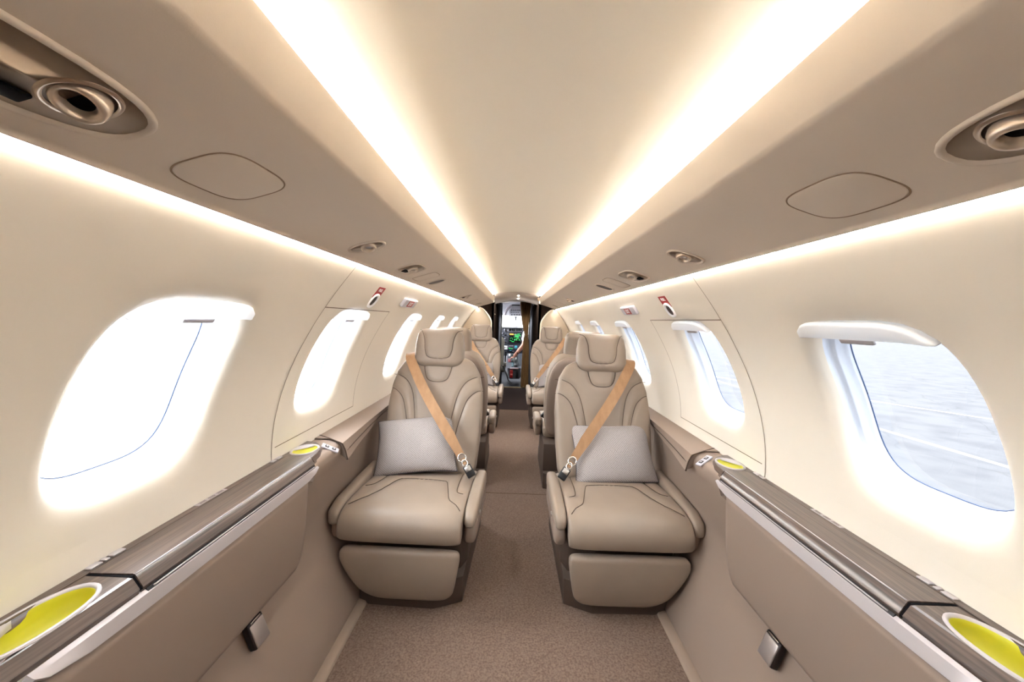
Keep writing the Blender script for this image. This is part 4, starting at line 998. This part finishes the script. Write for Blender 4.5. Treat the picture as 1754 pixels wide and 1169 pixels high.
V, Fc = px_box(873.4, 630.6, 888.0, 633.0, 6.21, .04, .004); mk('rear_lip', V, Fc, mat('pale_pink_lip', (206, 184, 186), .4), pdz)
V, Fc = px_box(873.8, 634.5, 878.2, 647.6, 6.21, .04, .006); rh = mk('red_handle', V, Fc, M_red, pdz)
V, Fc = px_box(874.2, 640.6, 878.0, 643.4, 6.205, .01, .001); mk('handle_label', V, Fc, mat('pale_red', (226, 120, 110), .5), rh)
V, Fc = px_box(883.6, 634.5, 887.4, 648.0, 6.215, .035, .004); mk('black_handle', V, Fc, M_black, pdz)
for a, b in (((869.0, 631), (873.2, 649)), ((893, 631), (889, 649)), ((873, 649), (889, 649))):
    mk('edge_trim', *tube(np.array([at(*a, 6.245), at(*b, 6.245)]), .005, 6), M_panelgrey, pdz)
# pilot's chair on the left, only its edge shows past the seat
V, Fc, _sf = pad([(6.34, .22), (6.36, .40), (6.40, .60), (6.43, .775)], .19, .19, .05, .05, 3.5, .05, .06, 30, 30)
ps = empty('pilot_chair', (-.36, 6.4, 0), 'grey cockpit chair back just inside the left of the cockpit doorway', 'pilot seat')
mk('chair_back', [(x-.365, y, z) for x, y, z in V], Fc, mat('grey_sheepskin', (124, 120, 108), .8), ps)
V, Fc = box((-.36, 6.5, .25), (.42, .42, .12), .03); mk('chair_cushion', V, Fc, MATS['grey_sheepskin'], ps)
V, Fc = box((-.36, 6.5, .09), (.30, .36, .22), .01); mk('chair_base', V, Fc, M_black, ps)
hp = smooth_curve([at(866.5, 602, 6.2), at(865.6, 612, 6.2), at(865.2, 622, 6.18), at(862, 628, 6.16), at(865, 636, 6.14), at(868, 643, 6.12), at(871, 652, 6.1), at(876, 657.5, 6.08)], 40)
mk('harness_strap', *ribbon(hp, (.022, .01, 0), .004), M_black, ps)
V, Fc = px_box(863.6, 620.5, 867.4, 629.5, 6.15, .02, .008); mk('harness_buckle', V, Fc, M_metal, ps)
V, Fc = px_box(858.6, 626, 863, 628.2, 6.15, .02, .003); mk('harness_clip', V, Fc, M_chrome, ps)

# ------------------------------------------------------------------ the pilot on the right: reaching across to the levers
def skin_body(name, joints, edges, radii, m, parent, sub=2, rootv=0):
    me = bpy.data.meshes.new(name); org = wloc(parent)
    me.from_pydata([tuple(np.array(j)-org) for j in joints], edges, []); me.materials.append(m)
    o = bpy.data.objects.new(name, me); C.objects.link(o); o.parent = parent
    sk = o.modifiers.new('skin', 'SKIN'); sk.use_smooth_shade = True
    for k, r in enumerate(radii):
        d = me.skin_vertices[0].data[k]; d.radius = (r, r) if np.isscalar(r) else r; d.use_root = (k == rootv)
    sb = o.modifiers.new('sub', 'SUBSURF'); sb.levels = sub; sb.render_levels = sub
    return o
pr = empty('person', (.40, 6.50, 0), 'person in a white shirt behind the curtain reaching a bare forearm to the cockpit levers', 'person')
hand = at(880.2, 611.5, 6.52); wrist = at(884.2, 606.6, 6.50); elbow = at(898.2, 590, 6.42); shld = at(902, 566, 6.46)
J = [(.40, 6.52, .36), (.40, 6.50, .58), (.40, 6.48, .80), (.40, 6.50, .93), (.40, 6.51, 1.03), (.40, 6.53, 1.14), (.40, 6.53, 1.21),
     tuple(shld), tuple(elbow), tuple(wrist), tuple(hand),
     (.55, 6.50, .88), (.60, 6.66, .66), (.50, 6.86, .66), (.46, 6.92, .66),
     (.31, 6.54, .36), (.29, 6.86, .36), (.29, 6.98, .04), (.29, 7.08, .02), (.49, 6.54, .36), (.51, 6.86, .36), (.51, 6.98, .04), (.51, 7.08, .02)]
Ed = [(0, 1), (1, 2), (2, 3), (3, 4), (4, 5), (5, 6), (2, 7), (7, 8), (8, 9), (9, 10), (2, 11), (11, 12), (12, 13), (13, 14), (0, 15), (15, 16), (16, 17), (17, 18), (0, 19), (19, 20), (20, 21), (21, 22)]
Rd = [.13, .13, .13, .055, .062, .085, .07, .058, .043, .030, .034, .058, .043, .030, .036, .085, .062, .045, .04, .085, .062, .045, .04]
body = skin_body('body', J, Ed, Rd, M_skin, pr)
# fingers curled over the lever knob, thumb to the side
fd = np.array([-.9, .15, -.40]); fd /= np.linalg.norm(fd); sd = np.array([.1, .95, .1]); dn = np.array([-.3, -.1, -.95])
for k, (o_, l) in enumerate(((-.026, .036), (-.009, .041), (.009, .038), (.026, .030))):
    b0 = np.array(hand)+fd*.020+sd*o_; b1 = b0+fd*l*.8; b2 = b1+(fd*.5+dn*.8)*l*.7; b3 = b2+(dn*.9-fd*.3)*l*.5
    skin_body('finger', [b0, b1, b2, b3], [(0, 1), (1, 2), (2, 3)], [.0095, .009, .008, .007], M_skin, body, 1)
b0 = np.array(hand)-fd*.010-sd*.026; skin_body('thumb', [b0, b0-sd*.020+fd*.018, b0-sd*.022+fd*.040+dn*.012], [(0, 1), (1, 2)], [.011, .010, .008], M_skin, body, 1)
skin_body('shirt', [(.40, 6.52, .38), (.40, 6.50, .58), (.40, 6.48, .80), (.40, 6.50, .90), tuple(shld), tuple(np.array(elbow)*.9+np.array(shld)*.1), (.55, 6.50, .88), (.59, 6.62, .72)],
          [(0, 1), (1, 2), (2, 3), (2, 4), (4, 5), (2, 6), (6, 7)], [.145, .145, .145, .066, .072, .066, .072, .062], M_shirt, pr)
skin_body('trousers', [(.40, 6.53, .36), (.31, 6.56, .36), (.29, 6.86, .36), (.29, 6.97, .10), (.49, 6.56, .36), (.51, 6.86, .36), (.51, 6.97, .10)], [(0, 1), (1, 2), (2, 3), (0, 4), (4, 5), (5, 6)], [.14, .095, .072, .056, .095, .072, .056], M_trouser, pr)
skin_body('hair', [(.40, 6.515, 1.17), (.40, 6.52, 1.225)], [(0, 1)], [.092, .078], M_hair, pr)
mk('watch_strap', *loft([superring(np.array(wrist)*.86+np.array(elbow)*.14+fd*h, (0, 1, 0), (.4, 0, -.9), .033, .033, 2, 16) for h in (-.010, .010)], cap=False), M_black, pr)
cs = empty('pilot_chair', (.40, 6.45, 0), 'cockpit chair carrying the white shirted person behind the curtain', 'pilot seat')
V, Fc, _sf = pad([(6.28, .24), (6.30, .42), (6.33, .60), (6.36, .78)], .17, .17, .04, .04, 3.5, .05, .06, 24, 24); mk('chair_back', [(x+.42, y, z) for x, y, z in V], Fc, MATS['grey_sheepskin'], cs)
V, Fc = box((.42, 6.56, .20), (.40, .46, .12), .03); mk('chair_cushion', V, Fc, MATS['grey_sheepskin'], cs)
V, Fc = box((.42, 6.54, .06), (.28, .36, .18), .01); mk('chair_base', V, Fc, M_black, cs)

# ------------------------------------------------------------------ outside
gl_ = struct(slab(-120, -1.0, -80, 160, -1.35, -1.30, 'ground', M_left_ground, b=0)); gl_.name = 'bright_left_ground'  # pale colour stands in for brighter light on the left
gr_ = struct(slab(-1.0, 120, -80, 160, -1.35, -1.30, 'tarmac_ground', M_tarmac, b=0))
for k, (x0, x1, yy, an) in enumerate(((9, 9.18, 6, .0), (14, 14.2, 10, .5))):
    V, Fc = box((0, 0, 0), (.16, 60, .004), 0, Matrix.Rotation(an, 3, 'Z')); V = [tuple(np.array(v)+np.array((x0, yy, -1.297))) for v in V]
    o = mk('painted_line', V, Fc, mat('worn_line_paint', (112, 112, 114), .9, spec=.1) if 'worn_line_paint' not in MATS else MATS['worn_line_paint'], gr_, smooth=False)
